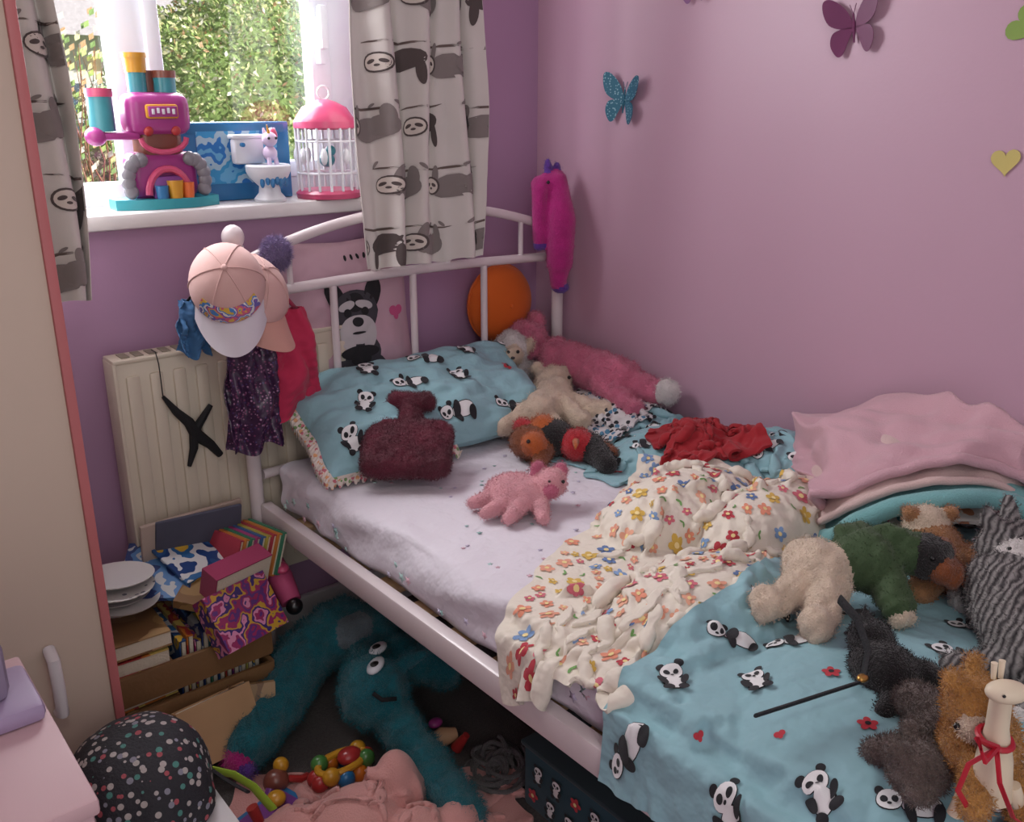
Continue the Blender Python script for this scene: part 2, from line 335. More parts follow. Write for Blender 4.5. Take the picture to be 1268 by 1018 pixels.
def curtain(name,xa,xb,zb,folds,amp,seed,y=-.18,flare=0):
    m=M(); nu,nv=221,110; u=np.linspace(0,1,nu)[:,None]; v=np.linspace(0,1,nv)[None,:]; u=u+0*v; v=v+0*u
    x=xa+(xb-xa)*u+ .012*np.sin(v*7+u*9)+ flare*v*(u-.5); A=amp*(.65+.35*v); ph=folds*2*pi*(u+.03*np.sin(u*11+seed)+.012*np.sin(v*4))
    yy=y+A*np.sin(ph)+.35*A*np.sin(ph*1.9+1+v)+.004*vnoise(u*3,v*3,seed); x=x+.35*A*np.cos(ph)
    z=2.2-(2.2-zb)*v-.006*np.sin(ph)*v
    G=np.stack([x,yy,z],2); N=normals(G)
    if N[:,:,1].mean()>0: G=G[:,::-1]; N=normals(G); fl=-1
    else: fl=1
    m.sheet(G,CW,.002)
    Lu=1.35*(xb-xa); Lv=2.2-zb; row=0; z=zb+.05
    while z<2.1:
        vv=(z-zb)/Lv if fl==-1 else 1-(z-zb)/Lv
        for k in range(6):
            uu=(.05+k*.21+(row%2)*.10)/Lu
            stamp(m,G,N,uu,vv,Lu,Lv*(1 if fl==-1 else -1),random.uniform(-.08,.08),.082,sloth if (k+row)%3 else sloth2,rings=4,seg=18)
        z+=.14; row+=1
    m.obj(name,sharp=0)
curtain('window_curtain',-.70,-.345,1.02,3.6,.028,3)
curtain('window_curtain',-1.74,-1.315,1.03,4.5,.024,8)
w=M(); w.cone((-1.85,-.18,2.2),(-.2,-.18,2.2),.012,.012,METAL); w.ell((-1.86,-.18,2.2),.025,METAL); w.ell((-.19,-.18,2.2),.025,METAL)
for x in (-1.8,-1.0,-.25): w.cone((x,-.18,2.2),(x,0.0,2.2),.006,.006,METAL)
w.obj('curtain_rail')
# ------------------------------------------------------------------ radiator
w=M(); RC=mat('radiator_cream','#ccc0ae',.4,.03)
w.box((-.99,-.045,.57),(.58,.02,.6),RC,.006); w.box((-.99,-.095,.57),(.58,.016,.6),RC,.006)
for i in range(11): w.box((-1.245+i*.051,-.104,.57),(.03,.012,.54),RC,.006)
w.box((-.99,-.07,.872),(.585,.07,.01),RC,.003); w.box((-1.28,-.07,.57),(.008,.07,.6),RC,.002); w.box((-.70,-.07,.57),(.008,.07,.6),RC,.002)
vm=mat('vent_shadow','#8a8070')
for i in range(18): w.box((-1.25+i*.03,-.07,.878),(.018,.04,.003),vm)
w.cone((-1.31,-.07,.3),(-1.31,-.07,.0),.008,.008,METAL); w.cone((-1.31,-.07,.3),(-1.27,-.07,.3),.01,.01,METAL); w.cone((-1.33,-.07,.28),(-1.33,-.07,.36),.018,.014,WHITE)
w.box((-.99,-.02,.6),(.06,.03,.1),METAL); w.obj('radiator')
w=M()
w.tube([(-1.19,-.119,.785),(-1.165,-.119,.745),(-1.14,-.119,.715),(-1.125,-.119,.68),(-1.095,-.119,.65),(-1.075,-.119,.62)],[.004,.009,.012,.015,.011,.008],BLACK,8)
w.tube([(-1.085,-.119,.745),(-1.105,-.119,.72),(-1.13,-.119,.69),(-1.135,-.119,.65),(-1.15,-.119,.61)],[.006,.009,.012,.010,.005],BLACK,8)
w.tube([(-1.19,-.119,.785),(-1.19,-.117,.86),(-1.19,-.105,.884),(-1.19,-.08,.884)],.0012,BLACK,6); w.obj('black_hair_bow')
# ------------------------------------------------------------------ bed frame
w=M(); HYb=-.13; r=.0125
PX=-1.0
w.cone((PX,HYb,0),(PX,HYb,1.09),.017,.017,METAL); w.cone((-.03,HYb,0),(-.03,HYb,1.09),.017,.017,METAL)
for x in (PX,-.03): w.ell((x,HYb,1.12),(.025,.025,.028),METAL); w.cone((x,HYb,1.085),(x,HYb,1.1),.022,.022,METAL)
w.tube([(PX+(-.03-PX)*t,HYb,1.05+.10*math.sin(pi*t)**.8) for t in np.linspace(0,1,25)],r,METAL)
w.tube([(PX+(-.03-PX)*t,HYb,.985+.012*math.sin(pi*t)) for t in np.linspace(0,1,15)],r,METAL)
for x in (-.76,-.53,-.30): w.cone((x,HYb,.55),(x,HYb,1.0),.0095,.0095,METAL,12)
for x in (-.87,-.645,-.415,-.17): w.cone((x,HYb,.99),(x,HYb,1.05+.10*math.sin(pi*(x+.98)/.95)**.8),.007,.007,METAL,10)
w.tube([(-.98,HYb,.55),(-.03,HYb,.55)],r,METAL)
w.box((-.985,-1.07,.455),(.03,1.86,.055),METAL,.006); w.box((-.03,-1.07,.455),(.03,1.86,.055),METAL,.006); w.box((-.505,-2.0,.455),(.95,.03,.055),METAL,.006)
for x in (-.98,-.03): w.cone((x,-2.01,0),(x,-2.01,.50),.017,.017,METAL)
w.cone((-.505,-1.07,0),(-.505,-1.07,.45),.015,.015,METAL)
SLm=mat('slat_wood','#c9a983',.7,.1,8)
for i in range(14): w.box((-.505,-.25-i*.127,.447),(.93,.06,.014),SLm,.003)
w.box((-.505,-1.07,.43),(.03,1.84,.03),METAL,.004)
w.obj('metal_bed_frame')
# mattress
SH=cot('bed_sheet_white','#d6d0d8',.02)
w=M(); bm=bmesh.new(); bmesh.ops.create_cube(bm,size=2); bmesh.ops.subdivide_edges(bm,edges=list(bm.edges),cuts=70,use_grid_fill=True)
Pm=np.array([v.co[:] for v in bm.verts]); bm.verts.index_update(); Fm=[[v.index for v in f.verts] for f in bm.faces]; bm.free()
H=np.array([.4625,.93,.064]); rr=.04; Q=Pm*(H); inn=np.clip(Q,-(H-rr),(H-rr)); dd=Q-inn; ln=np.linalg.norm(dd,axis=1,keepdims=True)+1e-9
Q=inn+dd/ln*rr*(ln>1e-6); nn=dd/ln
Q=Q+nn*(vnoise(Q[:,0]*3,Q[:,1]*3+Q[:,2]*2,7,3)*np.where(np.abs(nn[:,2])>.9,.0015,.006))[:,None]
side=np.abs(nn[:,0])>.5; Q[side,0]+=np.sign(Q[side,0])*.006*np.sin(Q[side,1]*23+Q[side,2]*60+2*np.sin(Q[side,1]*9))
w.add(Q+np.array([-.5,-1.085,.521]),Fm,SH)
pst=[fab('star_'+c[1:],c) for c in ('#b0cfcb','#d8aebb','#c0b6ce','#90b4b0')]
def star(c,rad,n,mt):
    n=Vector(n); T=basis(c,n,(0.3,.2,1) if abs(n.z)<.5 else (0,1,0))
    w.poly([(math.cos(a*pi/5+.3)*rad*(1 if a%2 else .45),math.sin(a*pi/5+.3)*rad*(1 if a%2 else .45)) for a in range(10)],mt,T,.001)
for i in range(90): star((rng.uniform(-.90,-.3),rng.uniform(-1.3,-.2),.5868),rng.uniform(.004,.007),(0,0,1),pst[i%4])
for i in range(26): star((-.973,rng.uniform(-1.3,-.2),rng.uniform(.495,.54)),rng.uniform(.006,.012),(-1,0,0),pst[i%4])
w.obj('mattress',sharp=0)
# ------------------------------------------------------------------ prints
def panda(k=0):
    if k==0: return [(0,.2,.33,.28,0,PB),(0,-.25,.31,.28,0,PB),(-.26,.44,.12,.12,0,PB),(.26,.44,.12,.12,0,PB),(0,.2,.31,.26,0,PW),(0,-.25,.27,.26,0,PW),(-.13,.2,.08,.1,.5,PB),(.13,.2,.08,.1,-.5,PB),(0,.08,.05,.035,0,PB),(-.3,-.15,.1,.22,.5,PB),(.3,-.15,.1,.22,-.5,PB),(-.2,-.5,.15,.12,0,PB),(.2,-.5,.15,.12,0,PB)]
    return [(.3,0,.5,.3,0,PB),(.3,0,.47,.27,0,PW),(-.42,.1,.3,.27,0,PB),(-.62,.32,.11,.11,0,PB),(-.2,.36,.11,.11,0,PB),(-.42,.1,.28,.25,0,PW),(-.54,.1,.08,.09,.5,PB),(-.3,.1,.08,.09,-.5,PB),(-.44,-.02,.05,.035,0,PB),(.0,-.2,.13,.26,.2,PB),(.65,-.2,.16,.24,-.3,PB),(.05,.1,.16,.28,-.2,PB)]
heart=[(-.2,.1,.28,.3,.5,RED),(.2,.1,.28,.3,-.5,RED),(0,-.18,.2,.28,0,RED)]
LEAFG=fab('print_green','#6f9e58')
def flower(pm,cm): return [(.55*math.cos(a),.55*math.sin(a),.42,.34,a,pm) for a in [i*2*pi/5 for i in range(5)]]+[(0,0,.28,.28,0,cm)]
FC=[fab('petal_'+c[1:],c) for c in ('#b43844','#dc8e72','#e2a68a','#5c78a8','#d0ac50','#ca6876','#dc9a80','#7a98c0')]; FY=fab('flower_centre','#ead494')
AQ=cot('aqua_cotton','#8ab2ba',.04)
def pandas(m,G,N,Lu,Lv,step,sc,seed=0,ang=-.5,off=.0015):
    r=random.Random(seed); i=0; y=step*.4
    while y<Lv:
        x=step*(.4+.5*(i%2))
        while x<Lu:
            q=r.random(); u,v=(x+r.uniform(-.015,.015))/Lu,(y+r.uniform(-.015,.015))/Lv
            if q<.78: stamp(m,G,N,u,v,Lu,Lv,r.uniform(-.35,.35)+ang,sc,panda(r.choice((0,1))),rings=5,seg=18,off=off)
            elif q<.88: stamp(m,G,N,u,v,Lu,Lv,ang,sc*.3,heart,rings=2,off=off)
            else: stamp(m,G,N,u,v,Lu,Lv,ang,sc*.28,flower(RED,PB),off=off)
            x+=step
        y+=step*.72; i+=1
def pillow(m,T,w_,l_,h_,mt,seed=1,n=71,wr=.006):
    s=np.linspace(-1,1,n); u,v=np.meshgrid(s,s,indexing='ij'); e=np.clip(1-np.abs(u)**2.6,0,1)**.5*np.clip(1-np.abs(v)**2.6,0,1)**.5
    nz=vnoise(u*1.4,v*1.4,seed)*wr*np.clip(e*2,0,1)+wr*.5*np.sin(9*(u*.6+v)+3*np.sin(u*2))*(np.abs(u)**2)
    x=u*w_/2*(1-.06*(1-np.abs(v))); y=v*l_/2*(1-.06*(1-np.abs(u)))
    A=np.array(T)
    def tr(P): return P@A[:3,:3].T+A[:3,3]
    Gt=tr(np.stack([x,y,h_/2*e+nz],2)); Gb=tr(np.stack([x,y,-h_/2*e*.8+nz*.3],2)); N=normals(Gt)
    m.sheet(Gt,mt,0); q=[[i*n+j,i*n+j+1,(i+1)*n+j+1,(i+1)*n+j] for i in range(n-1) for j in range(n-1)]; m.add(Gb.reshape(-1,3),q,mt)
    return Gt,N
w=M(); T=basis((-.59,-.262,.685),(-.04,-.42,.9),(0.05,.9,.42)); G,N=pillow(w,T,.67,.34,.15,AQ,4,wr=.012)
pandas(w,G,N,.67,.34,.15,.062,5,ang=-.2)
FR=dots('frill_floral','#dcd0c6',['#c8707c','#e0a878','#dcd0c6','#7a9c64'],90,.45)
for sidev in (0,1):      # frilled hem
    n=200; P=np.array([bil(G,np.array([i/(n-1) if sidev==0 else 0.0]),np.array([0.0 if sidev==0 else i/(n-1)]))[0] for i in range(n)])
    c=G.reshape(-1,3).mean(0); out=P-c; out[:,2]*=.2; out/=np.linalg.norm(out,axis=1,keepdims=True)
    if sidev==0: P=P[:100]; out=out[:100]; n=100
    rows=[P+out*(.004*k)+np.array([0,0,1])*np.sin(np.arange(n)*1.1+k)[:,None]*.0018*k-np.array([0,0,.0022])*k for k in range(7)]
    w.sheet(np.array(rows),FR,.0015)
w.obj('panda_pillow',sharp=0)
hfell((-.6,-.28,.6),(.34,.2,.09))
# ------------------------------------------------------------------ bedding cloths
hfell((-.12,-.40,.585),(.13,.28,.07))
for c,r in [((-.2,-.76,.585),(.17,.15,.06)),((-.12,-1.0,.585),(.12,.17,.10)),((-.25,-.93,.585),(.1,.1,.06))]: hfell(c,r)
w=M(); X=flat(-.20,-.83,.62,.95,46,70,.70,.1,(.62,.72)); G=sim(X,.0137,170,4,.7,seed=3,wn=.04,wf=4,fr=.2,ups=2); N=normals(G)
w.sheet(G,AQ,.004); pandas(w,G,N,.62,.95,.13,.055,2); w.obj('aqua_panda_blanket',sharp=0); hfadd(G)
w=M(); X=flat(-.21,-.50,.34,.30,36,32,.70,.3,(.62,.7)); G=sim(X,.0096,120,4,.5,seed=8,th=.006,wn=.02,wf=9,fr=.2,ups=2); w.sheet(G,dots('monochrome_print','#ccc8c8',['#222228','#ccc8c8','#30303a','#4c7f9c'],70,.45),.003); w.obj('patterned_top',sharp=0); hfadd(G)
# floral
hfell((-.46,-1.0,.585),(.2,.12,.09)); hfell((-.36,-1.15,.585),(.2,.1,.09)); hfell((-.70,-1.26,.585),(.2,.12,.06))
FLW=cot('floral_cotton','#ded5c6',.03)
w=M(); FLu,FLv=.91,.82; X=flat(-.615,-1.20,FLu,FLv,66,59,.68,.33,(.86,.62),taper=.18); G=sim(X,.0140,150,4,.9,seed=11,grav=.0012,wn=.045,wf=3.2,fr=.06,ups=2); N=normals(G); w.sheet(G,FLW,.006)
r=random.Random(3); pts=[]
for k in range(3600):
    x,y=r.uniform(.01,FLu-.01),r.uniform(.01,FLv-.01); s=r.choice((.014,.017,.020,.011))
    if all((x-a)**2+(y-b)**2>((s+c)*1.04)**2 for a,b,c in pts):
        pts.append((x,y,s)); q=r.random()
        if q<.8 or s>.015: stamp(w,G,N,x/FLu,y/FLv,FLu,FLv,r.uniform(0,6),s,flower(FC[r.randrange(8)],FY),rings=2,seg=8)
        else: stamp(w,G,N,x/FLu,y/FLv,FLu,FLv,r.uniform(0,6),s,[(-.3,0,.5,.2,.5,LEAFG),(.3,0,.5,.2,-.5,LEAFG)],rings=1,seg=8)
w.obj('floral_duvet',sharp=0); hfadd(G,.008)
# panda duvet
for c,r_ in [((-.7,-1.62,.585),(.28,.22,.05)),((-.3,-1.6,.585),(.28,.35,.045))]: hfell(c,r_)
w=M(); DLu,DLv=1.12,.88; X=flat(-.54,-1.69,DLu,DLv,76,60,.72,.08,(.93,.88)); G=sim(X,.0150,170,4,.8,seed=5,grav=.0013,wn=.04,wf=3,fr=.15,ups=2,sx=-1.034); N=normals(G); w.sheet(G,AQ,.008); pandas(w,G,N,DLu,DLv,.132,.054,12,ang=-.6)
w.obj('panda_duvet',sharp=0); hfadd(G,.004)
# red cloth
RD=fab('red_jersey','#96141f',.1)
hfell((-.23,-.84,.62),(.09,.08,.08))
w=M(); X=flat(-.225,-.86,.33,.29,31,27,.80,-.5,(.56,.60)); G=sim(X,.0107,120,4,.9,seed=21,th=.008,wn=.035,wf=6,fr=.08,ups=2); w.sheet(G,RD,.007); w.obj('red_jumper',sharp=0); hfadd(G)
# ------------------------------------------------------------------ draped towels
PK=mat('pale_pink_fleece','#c69ca6',.95,.05,8,bs=350,bd=.5,dist=.004,sheen=.25); AQF=mat('aqua_fleece','#74aaac',.95,.06,10,bs=350,bd=.5,dist=.004,sheen=.2); CRF=mat('cream_fleece','#ccb0ac',.95,.05,8,bs=350,bd=.5,dist=.004,sheen=.25)
def spl(P,n):
    P=np.array(P,float); t=np.linspace(0,len(P)-1,n); o=[]
    for q in t:
        i=min(int(q),len(P)-2); f=q-i; a=P[max(i-1,0)];b=P[i];c=P[i+1];d=P[min(i+2,len(P)-1)]
        o.append(.5*((2*b)+(-a+c)*f+(2*a-5*b+4*c-d)*f*f+(-a+3*b-3*c+d)*f**3))
    return np.array(o)
def loft(A,B,mid,nu,nv,seed,wr,rg=0):
    A=spl(A,nu);B=spl(B,nu);Mi=spl(mid,nu); t=np.linspace(0,1,nv); G=np.zeros((nu,nv,3))
    for j,q in enumerate(t): G[:,j]=A*(1-q)*(1-2*q)+Mi*4*q*(1-q)+B*q*(2*q-1)
    u,v=np.meshgrid(np.linspace(0,1,nu),t,indexing='ij'); N=normals(G); s=1 if N[...,2].mean()>0 else -1
    ph=u*3.6+v*1.3+.35*vnoise(u,v,seed+3,2); ridge=(1-np.abs(np.sin(ph*pi)))**1.4*(.35+.65*np.sin(v*4+1+u*3)**2)
    return G+s*N*(vnoise(u*2.2,v*1.5,seed)*wr+rg*ridge)[...,None],s
hem=[(-.25,-1.16,.62),(-.33,-1.235,.665),(-.335,-1.32,.74),(-.28,-1.41,.785),(-.19,-1.50,.78),(-.10,-1.62,.68)]
back=[(-.03,-.93,.62),(-.03,-1.0,.70),(-.03,-1.12,.775),(-.03,-1.3,.80),(-.03,-1.45,.80),(-.03,-1.6,.76)]
mid=[(-.14,-1.03,.64),(-.18,-1.10,.715),(-.19,-1.21,.80),(-.16,-1.36,.835),(-.11,-1.48,.825),(-.06,-1.62,.75)]
w=M(); G,s=loft(hem,back,mid,140,80,4,.018,.042)
if s<0: G=G[::-1]
w.sheet(G,PK,.012); w.tube([tuple(p) for p in G[:,0][::2]],.010,PK,10); w.obj('pink_blanket',sharp=0)
hemc=[(x-.012,y-.02,z-.022) for x,y,z in hem]; w=M(); G,s=loft(hemc,[(x-.01,y,z-.025) for x,y,z in back],[(x-.005,y,z-.025) for x,y,z in mid],90,50,6,.010,.008)
if s<0: G=G[::-1]
w.sheet(G,CRF,.01); w.tube([tuple(p) for p in G[:,0][::2]],.008,CRF,10); w.obj('cream_blanket',sharp=0)
hem2=[(x-.028,y-.036,z-.045) for x,y,z in hem]; mid2=[(x-.01,y,z-.05) for x,y,z in mid]; back2=[(x-.01,y,z-.055) for x,y,z in back]
w=M(); G,s=loft(hem2,back2,mid2,90,50,9,.006)
if s<0: G=G[::-1]
w.sheet(G,AQF,.014)
w.tube([tuple(p) for p in G[:,0][::2]],.018,AQF,10); w.obj('aqua_towel',sharp=0)
hem3=[(x-.02,y-.03,z-.085) for x,y,z in hem[1:]]; w=M(); G,s=loft(hem3,[(x-.02,y,z-.085) for x,y,z in back[1:]],[(x,y,z-.085) for x,y,z in mid[1:]],70,30,3,.01)
if s<0: G=G[::-1]
w.sheet(G,dots('paisley_print','#ccc4be',['#5a4a86','#b97a5a','#ccc4be','#5a9098','#a0405a'],48,.5),.01); w.obj('patterned_throw',sharp=0)
# ------------------------------------------------------------------ soft toys
FW=fur('cream_plush','#d4c0aa'); FWH=fur('white_plush','#d4cecb'); FP=fur('pink_plush','#c06680'); FLP=fur('light_pink_plush','#d4989f'); FTE=fur('teal_plush','#0a6470',.25); FBR=fur('brown_plush','#804420'); FTAN=fur('tan_plush','#a87850'); FBL=fur('black_plush','#1a1718'); FGR=fur('grey_brown_plush','#645650'); FMA=mat('maroon_velvet','#560a24',.75,.4,14,bs=140,bd=.5,dist=.006,sheen=.15); FMG=fur('magenta_plush','#b4207a'); FPU=fur('purple_plush','#5a2f8e'); FRE=fur('red_plush','#b4222c'); FOR=fur('orange_plush','#b85e28'); FGN=fab('green_hoodie_fabric','#3a5030'); FOW=fur('gold_plush','#b58242'); FGY=fur('grey_plush','#76727a')
Tb=basis((-.765,-.445,.662),(-.20,-.28,.93),(.117,.147,.065))
plush('hot_water_bottle',[('c',(-.075,-.07,0),(-.078,.05,0),.026,.024,FMA),('c',(.075,-.07,0),(.078,.05,0),.026,.024,FMA),('c',(-.075,-.07,0),(.075,-.07,0),.026,.026,FMA),('c',(-.065,.06,0),(.065,.06,0),.024,.024,FMA),('e',(0,0,.004),(.09,.09,.034),FMA),('c',(0,-.06,.0),(0,.09,.006),.028,.028,FMA),('c',(0,.09,.01),(0,.125,.016),.027,.026,FMA),('c',(-.034,.142,.018),(.034,.142,.018),.024,.024,FMA)],T=Tb,fn=14000,fl=.005,hw=.0005,vox=.0045,sm=12,lump=.002)
plush('pink_puppy_toy',[('c',(-.13,-.24,.725),(-.10,-.46,.70),.052,.060,FP),('e',(-.16,-.15,.765),(.058,.056,.05),FP),('e',(-.20,-.13,.75),(.03,.03,.028),FP),('e',(-.11,-.13,.80),(.02,.035,.035),FP),('e',(-.19,-.19,.755),(.018,.03,.045),FP),('c',(-.10,-.46,.70),(-.07,-.57,.685),.045,.032,FP),('e',(-.065,-.60,.69),(.034,.03,.034),FWH),('c',(-.14,-.44,.69),(-.155,-.55,.665),.035,.028,FP),('e',(-.16,-.57,.66),(.028,.026,.026),FP),('c',(-.17,-.26,.70),(-.225,-.30,.68),.03,.025,FP)],
 [('e',(-.213,-.155,.775),.006,EYE),('e',(-.185,-.185,.79),.006,EYE),('e',(-.225,-.14,.755),.008,EYE)],fn=9000,fl=.007,lump=.003)
plush('white_lamb_toy',[('e',(-.24,-.17,.755),(.046,.046,.046),FWH),('e',(-.262,-.20,.745),(.028,.026,.028),FW),('e',(-.22,-.17,.68),(.055,.05,.06),FWH),('e',(-.29,-.16,.76),(.02,.014,.012),FW),('e',(-.2,-.21,.76),(.016,.016,.02),FW)],
 [('e',(-.282,-.215,.757),.005,EYE),('e',(-.262,-.23,.757),.005,EYE),('e',(-.278,-.228,.742),(.006,.006,.004),EYE)],fn=5000,fl=.006,lump=.006)
mv(plush('cream_bear_toy',[('c',(-.38,-.42,.65),(-.26,-.35,.665),.048,.05,FW),('e',(-.22,-.30,.675),(.054,.05,.05),FW),('c',(-.27,-.38,.655),(-.20,-.49,.635),.034,.03,FW),('c',(-.37,-.42,.645),(-.37,-.50,.62),.033,.028,FW),('c',(-.39,-.40,.65),(-.47,-.40,.635),.033,.028,FW),('c',(-.29,-.40,.665),(-.29,-.49,.635),.03,.028,FW),('e',(-.17,-.31,.71),(.02,.015,.02),FW),('e',(-.24,-.26,.715),(.02,.015,.02),FW)],[('e',(-.20,-.345,.70),.005,EYE)],fn=6000,lump=.003),1,(.01,-.015,0))
mv(plush('rooster_toy',[('e',(-.46,-.505,.63),(.045,.05,.04),FBR),('e',(-.475,-.54,.64),(.03,.03,.03),FOR),('e',(-.40,-.53,.635),(.05,.045,.045),FBL),('e',(-.415,-.505,.665),(.028,.03,.025),FOR),('e',(-.38,-.59,.63),(.04,.035,.04),FRE),('e',(-.345,-.60,.62),(.035,.03,.035),FBL),('c',(-.35,-.60,.62),(-.38,-.69,.61),.035,.025,FBL),('c',(-.36,-.58,.63),(-.33,-.65,.615),.026,.02,FBR),('c',(-.45,-.55,.62),(-.50,-.585,.60),.022,.018,FBR),('e',(-.44,-.46,.655),(.02,.03,.02),FRE)],
 [('e',(-.50,-.55,.655),.005,EYE),('c',(-.405,-.61,.65),(-.43,-.635,.645),.009,.002,FOR)],fn=5000),1,(-.02,-.03,0))
mv(plush('pink_piglet_toy',[('e',(-.69,-.72,.62),(.062,.07,.036),FLP,(0,0,.5)),('e',(-.635,-.765,.64),(.036,.036,.032),FLP),('e',(-.655,-.79,.635),(.017,.015,.015),FP),('c',(-.72,-.71,.62),(-.775,-.68,.605),.022,.014,FLP),('c',(-.73,-.74,.615),(-.785,-.735,.603),.022,.014,FLP),('c',(-.72,-.77,.615),(-.765,-.785,.603),.02,.014,FLP),('c',(-.68,-.78,.615),(-.71,-.83,.603),.02,.014,FLP),('e',(-.60,-.76,.66),(.012,.018,.018),FP),('e',(-.645,-.735,.667),(.018,.012,.018),FP),('c',(-.66,-.68,.62),(-.665,-.64,.60),.02,.015,FLP)],
 [('e',(-.655,-.785,.655),.004,EYE),('e',(-.63,-.80,.653),.004,EYE)],vox=.005,fn=5000,fl=.004),1,(.012,-.008,0))
mv(plush('hooded_dog_toy',[('e',(-.60,-1.375,.70),(.062,.07,.06),FW),('c',(-.62,-1.38,.69),(-.72,-1.36,.665),.038,.03,FW),('e',(-.735,-1.36,.67),(.032,.03,.036),FW),('c',(-.62,-1.42,.69),(-.70,-1.45,.665),.038,.03,FW),('e',(-.715,-1.455,.665),(.036,.032,.036),FW),
 ('e',(-.53,-1.43,.72),(.062,.07,.06),FGN),('c',(-.53,-1.47,.71),(-.575,-1.53,.68),.034,.03,FGN),('e',(-.58,-1.54,.67),(.026,.026,.026),FW),('e',(-.47,-1.47,.735),(.05,.05,.045),FGN),('c',(-.50,-1.39,.745),(-.53,-1.38,.76),.03,.02,FGN),('c',(-.50,-1.44,.775),(-.48,-1.49,.77),.016,.014,FGN),
 ('e',(-.455,-1.51,.735),(.042,.045,.042),FBL),('e',(-.46,-1.555,.72),(.03,.028,.028),FBR),('c',(-.43,-1.52,.75),(-.41,-1.56,.69),.02,.022,FBR)],[('e',(-.485,-1.535,.75),.005,EYE)],fn=7000,fl=.004,lump=.004),.86,(0,-.01,-.02))
mv(plush('tan_teddy_toy',[('e',(-.34,-1.42,.69),(.06,.06,.065),FTAN),('c',(-.37,-1.47,.70),(-.44,-1.46,.66),.03,.028,FTAN),('c',(-.32,-1.49,.69),(-.36,-1.57,.66),.035,.03,FTAN),('e',(-.33,-1.40,.735),(.042,.042,.042),FW),('e',(-.30,-1.43,.765),(.016,.016,.016),FTAN),('e',(-.36,-1.38,.765),(.016,.016,.016),FTAN)],fn=5000),.9,(-.02,-.04,-.025))
TAB=stripes('tabby_fur','#3c383a','#928e8c',26,5,'Y')
mv(plush('tabby_cat_toy',[('c',(-.52,-1.68,.67),(-.40,-1.58,.70),.062,.066,TAB),('e',(-.34,-1.55,.745),(.052,.05,.05),TAB),('e',(-.375,-1.575,.74),(.035,.035,.04),FWH),('c',(-.36,-1.60,.72),(-.40,-1.52,.66),.03,.03,FWH),('c',(-.54,-1.66,.66),(-.60,-1.60,.64),.032,.028,TAB),('c',(-.55,-1.73,.65),(-.62,-1.70,.64),.034,.028,TAB),('e',(-.63,-1.70,.64),(.028,.025,.022),FWH),('c',(-.31,-1.53,.79),(-.30,-1.52,.815),.016,.006,TAB),('c',(-.36,-1.52,.79),(-.36,-1.51,.815),.016,.006,TAB),('c',(-.56,-1.70,.69),(-.60,-1.78,.70),.018,.014,TAB)],
 [('e',(-.37,-1.60,.765),.006,EYE),('e',(-.39,-1.57,.765),.006,EYE)],fn=9000,fl=.006,lump=.003),.95,(-.03,-.04,-.015))
mv(plush('black_cat_toy',[('e',(-.70,-1.53,.665),(.055,.06,.04),FBL),('e',(-.66,-1.48,.68),(.04,.04,.036),FBL),('c',(-.72,-1.57,.65),(-.78,-1.58,.64),.022,.018,FBL),('c',(-.66,-1.58,.66),(-.66,-1.64,.65),.026,.022,FBL),('c',(-.65,-1.46,.71),(-.65,-1.455,.73),.012,.004,FBL),('c',(-.69,-1.47,.71),(-.695,-1.465,.73),.012,.004,FBL)],fn=5000),.82,(-.03,-.06,-.01))
mv(plush('grey_bear_toy',[('e',(-.76,-1.70,.68),(.055,.06,.05),FGR),('e',(-.86,-1.70,.68),(.044,.044,.042),FGR),('c',(-.72,-1.66,.68),(-.70,-1.61,.67),.036,.034,FGR),('c',(-.80,-1.66,.66),(-.83,-1.62,.645),.026,.022,FGR),('e',(-.885,-1.67,.71),(.016,.014,.016),FGR),('e',(-.83,-1.665,.715),(.016,.014,.016),FGR),('e',(-.895,-1.72,.67),(.022,.022,.018),FGR)],[('e',(-.888,-1.695,.695),.004,EYE)],fn=9000,fl=.007),.8,(-.055,-.04,-.015))
mv(plush('gold_teddy_toy',[('e',(-.72,-1.74,.73),(.055,.05,.06),FOW),('e',(-.745,-1.735,.80),(.042,.04,.04),FOW),('e',(-.775,-1.75,.79),(.022,.02,.02),FW),('e',(-.72,-1.715,.84),(.016,.012,.016),FOW),('e',(-.77,-1.71,.835),(.016,.012,.016),FOW),('c',(-.76,-1.76,.74),(-.81,-1.78,.70),.024,.02,FOW),('c',(-.72,-1.80,.69),(-.77,-1.85,.67),.03,.026,FOW)],[('e',(-.775,-1.745,.812),.005,EYE),('e',(-.79,-1.735,.787),.005,EYE)],fn=8000,fl=.006),.85,(-.13,-.03,-.03))
w=M(); GI=mat('giraffe_paint','#dccdb4',.5,.04); RB=mat('red_ribbon','#b01a2e',.4,.05)
w.tube([(-.875,-1.80,.68),(-.885,-1.80,.74),(-.895,-1.80,.79),(-.90,-1.80,.835),(-.905,-1.802,.85)],[.026,.022,.014,.013,.012],GI,14); w.ell((-.915,-1.81,.857),(.017,.026,.014),GI,(0,0,.9)); w.cone((-.90,-1.795,.862),(-.899,-1.793,.885),.003,.004,GI); w.cone((-.908,-1.79,.862),(-.908,-1.788,.883),.003,.004,GI)
w.cone((-.865,-1.82,.70),(-.85,-1.84,.64),.01,.009,GI); w.cone((-.885,-1.78,.70),(-.90,-1.77,.64),.01,.009,GI); w.ell((-.935,-1.815,.862),.002,EYE)
w.tube([(-.895+.02*math.cos(a),-1.80+.02*math.sin(a),.775+.004*math.sin(a)) for a in np.linspace(0,2*pi,20)[:-1]],.004,RB,6,closed=True)
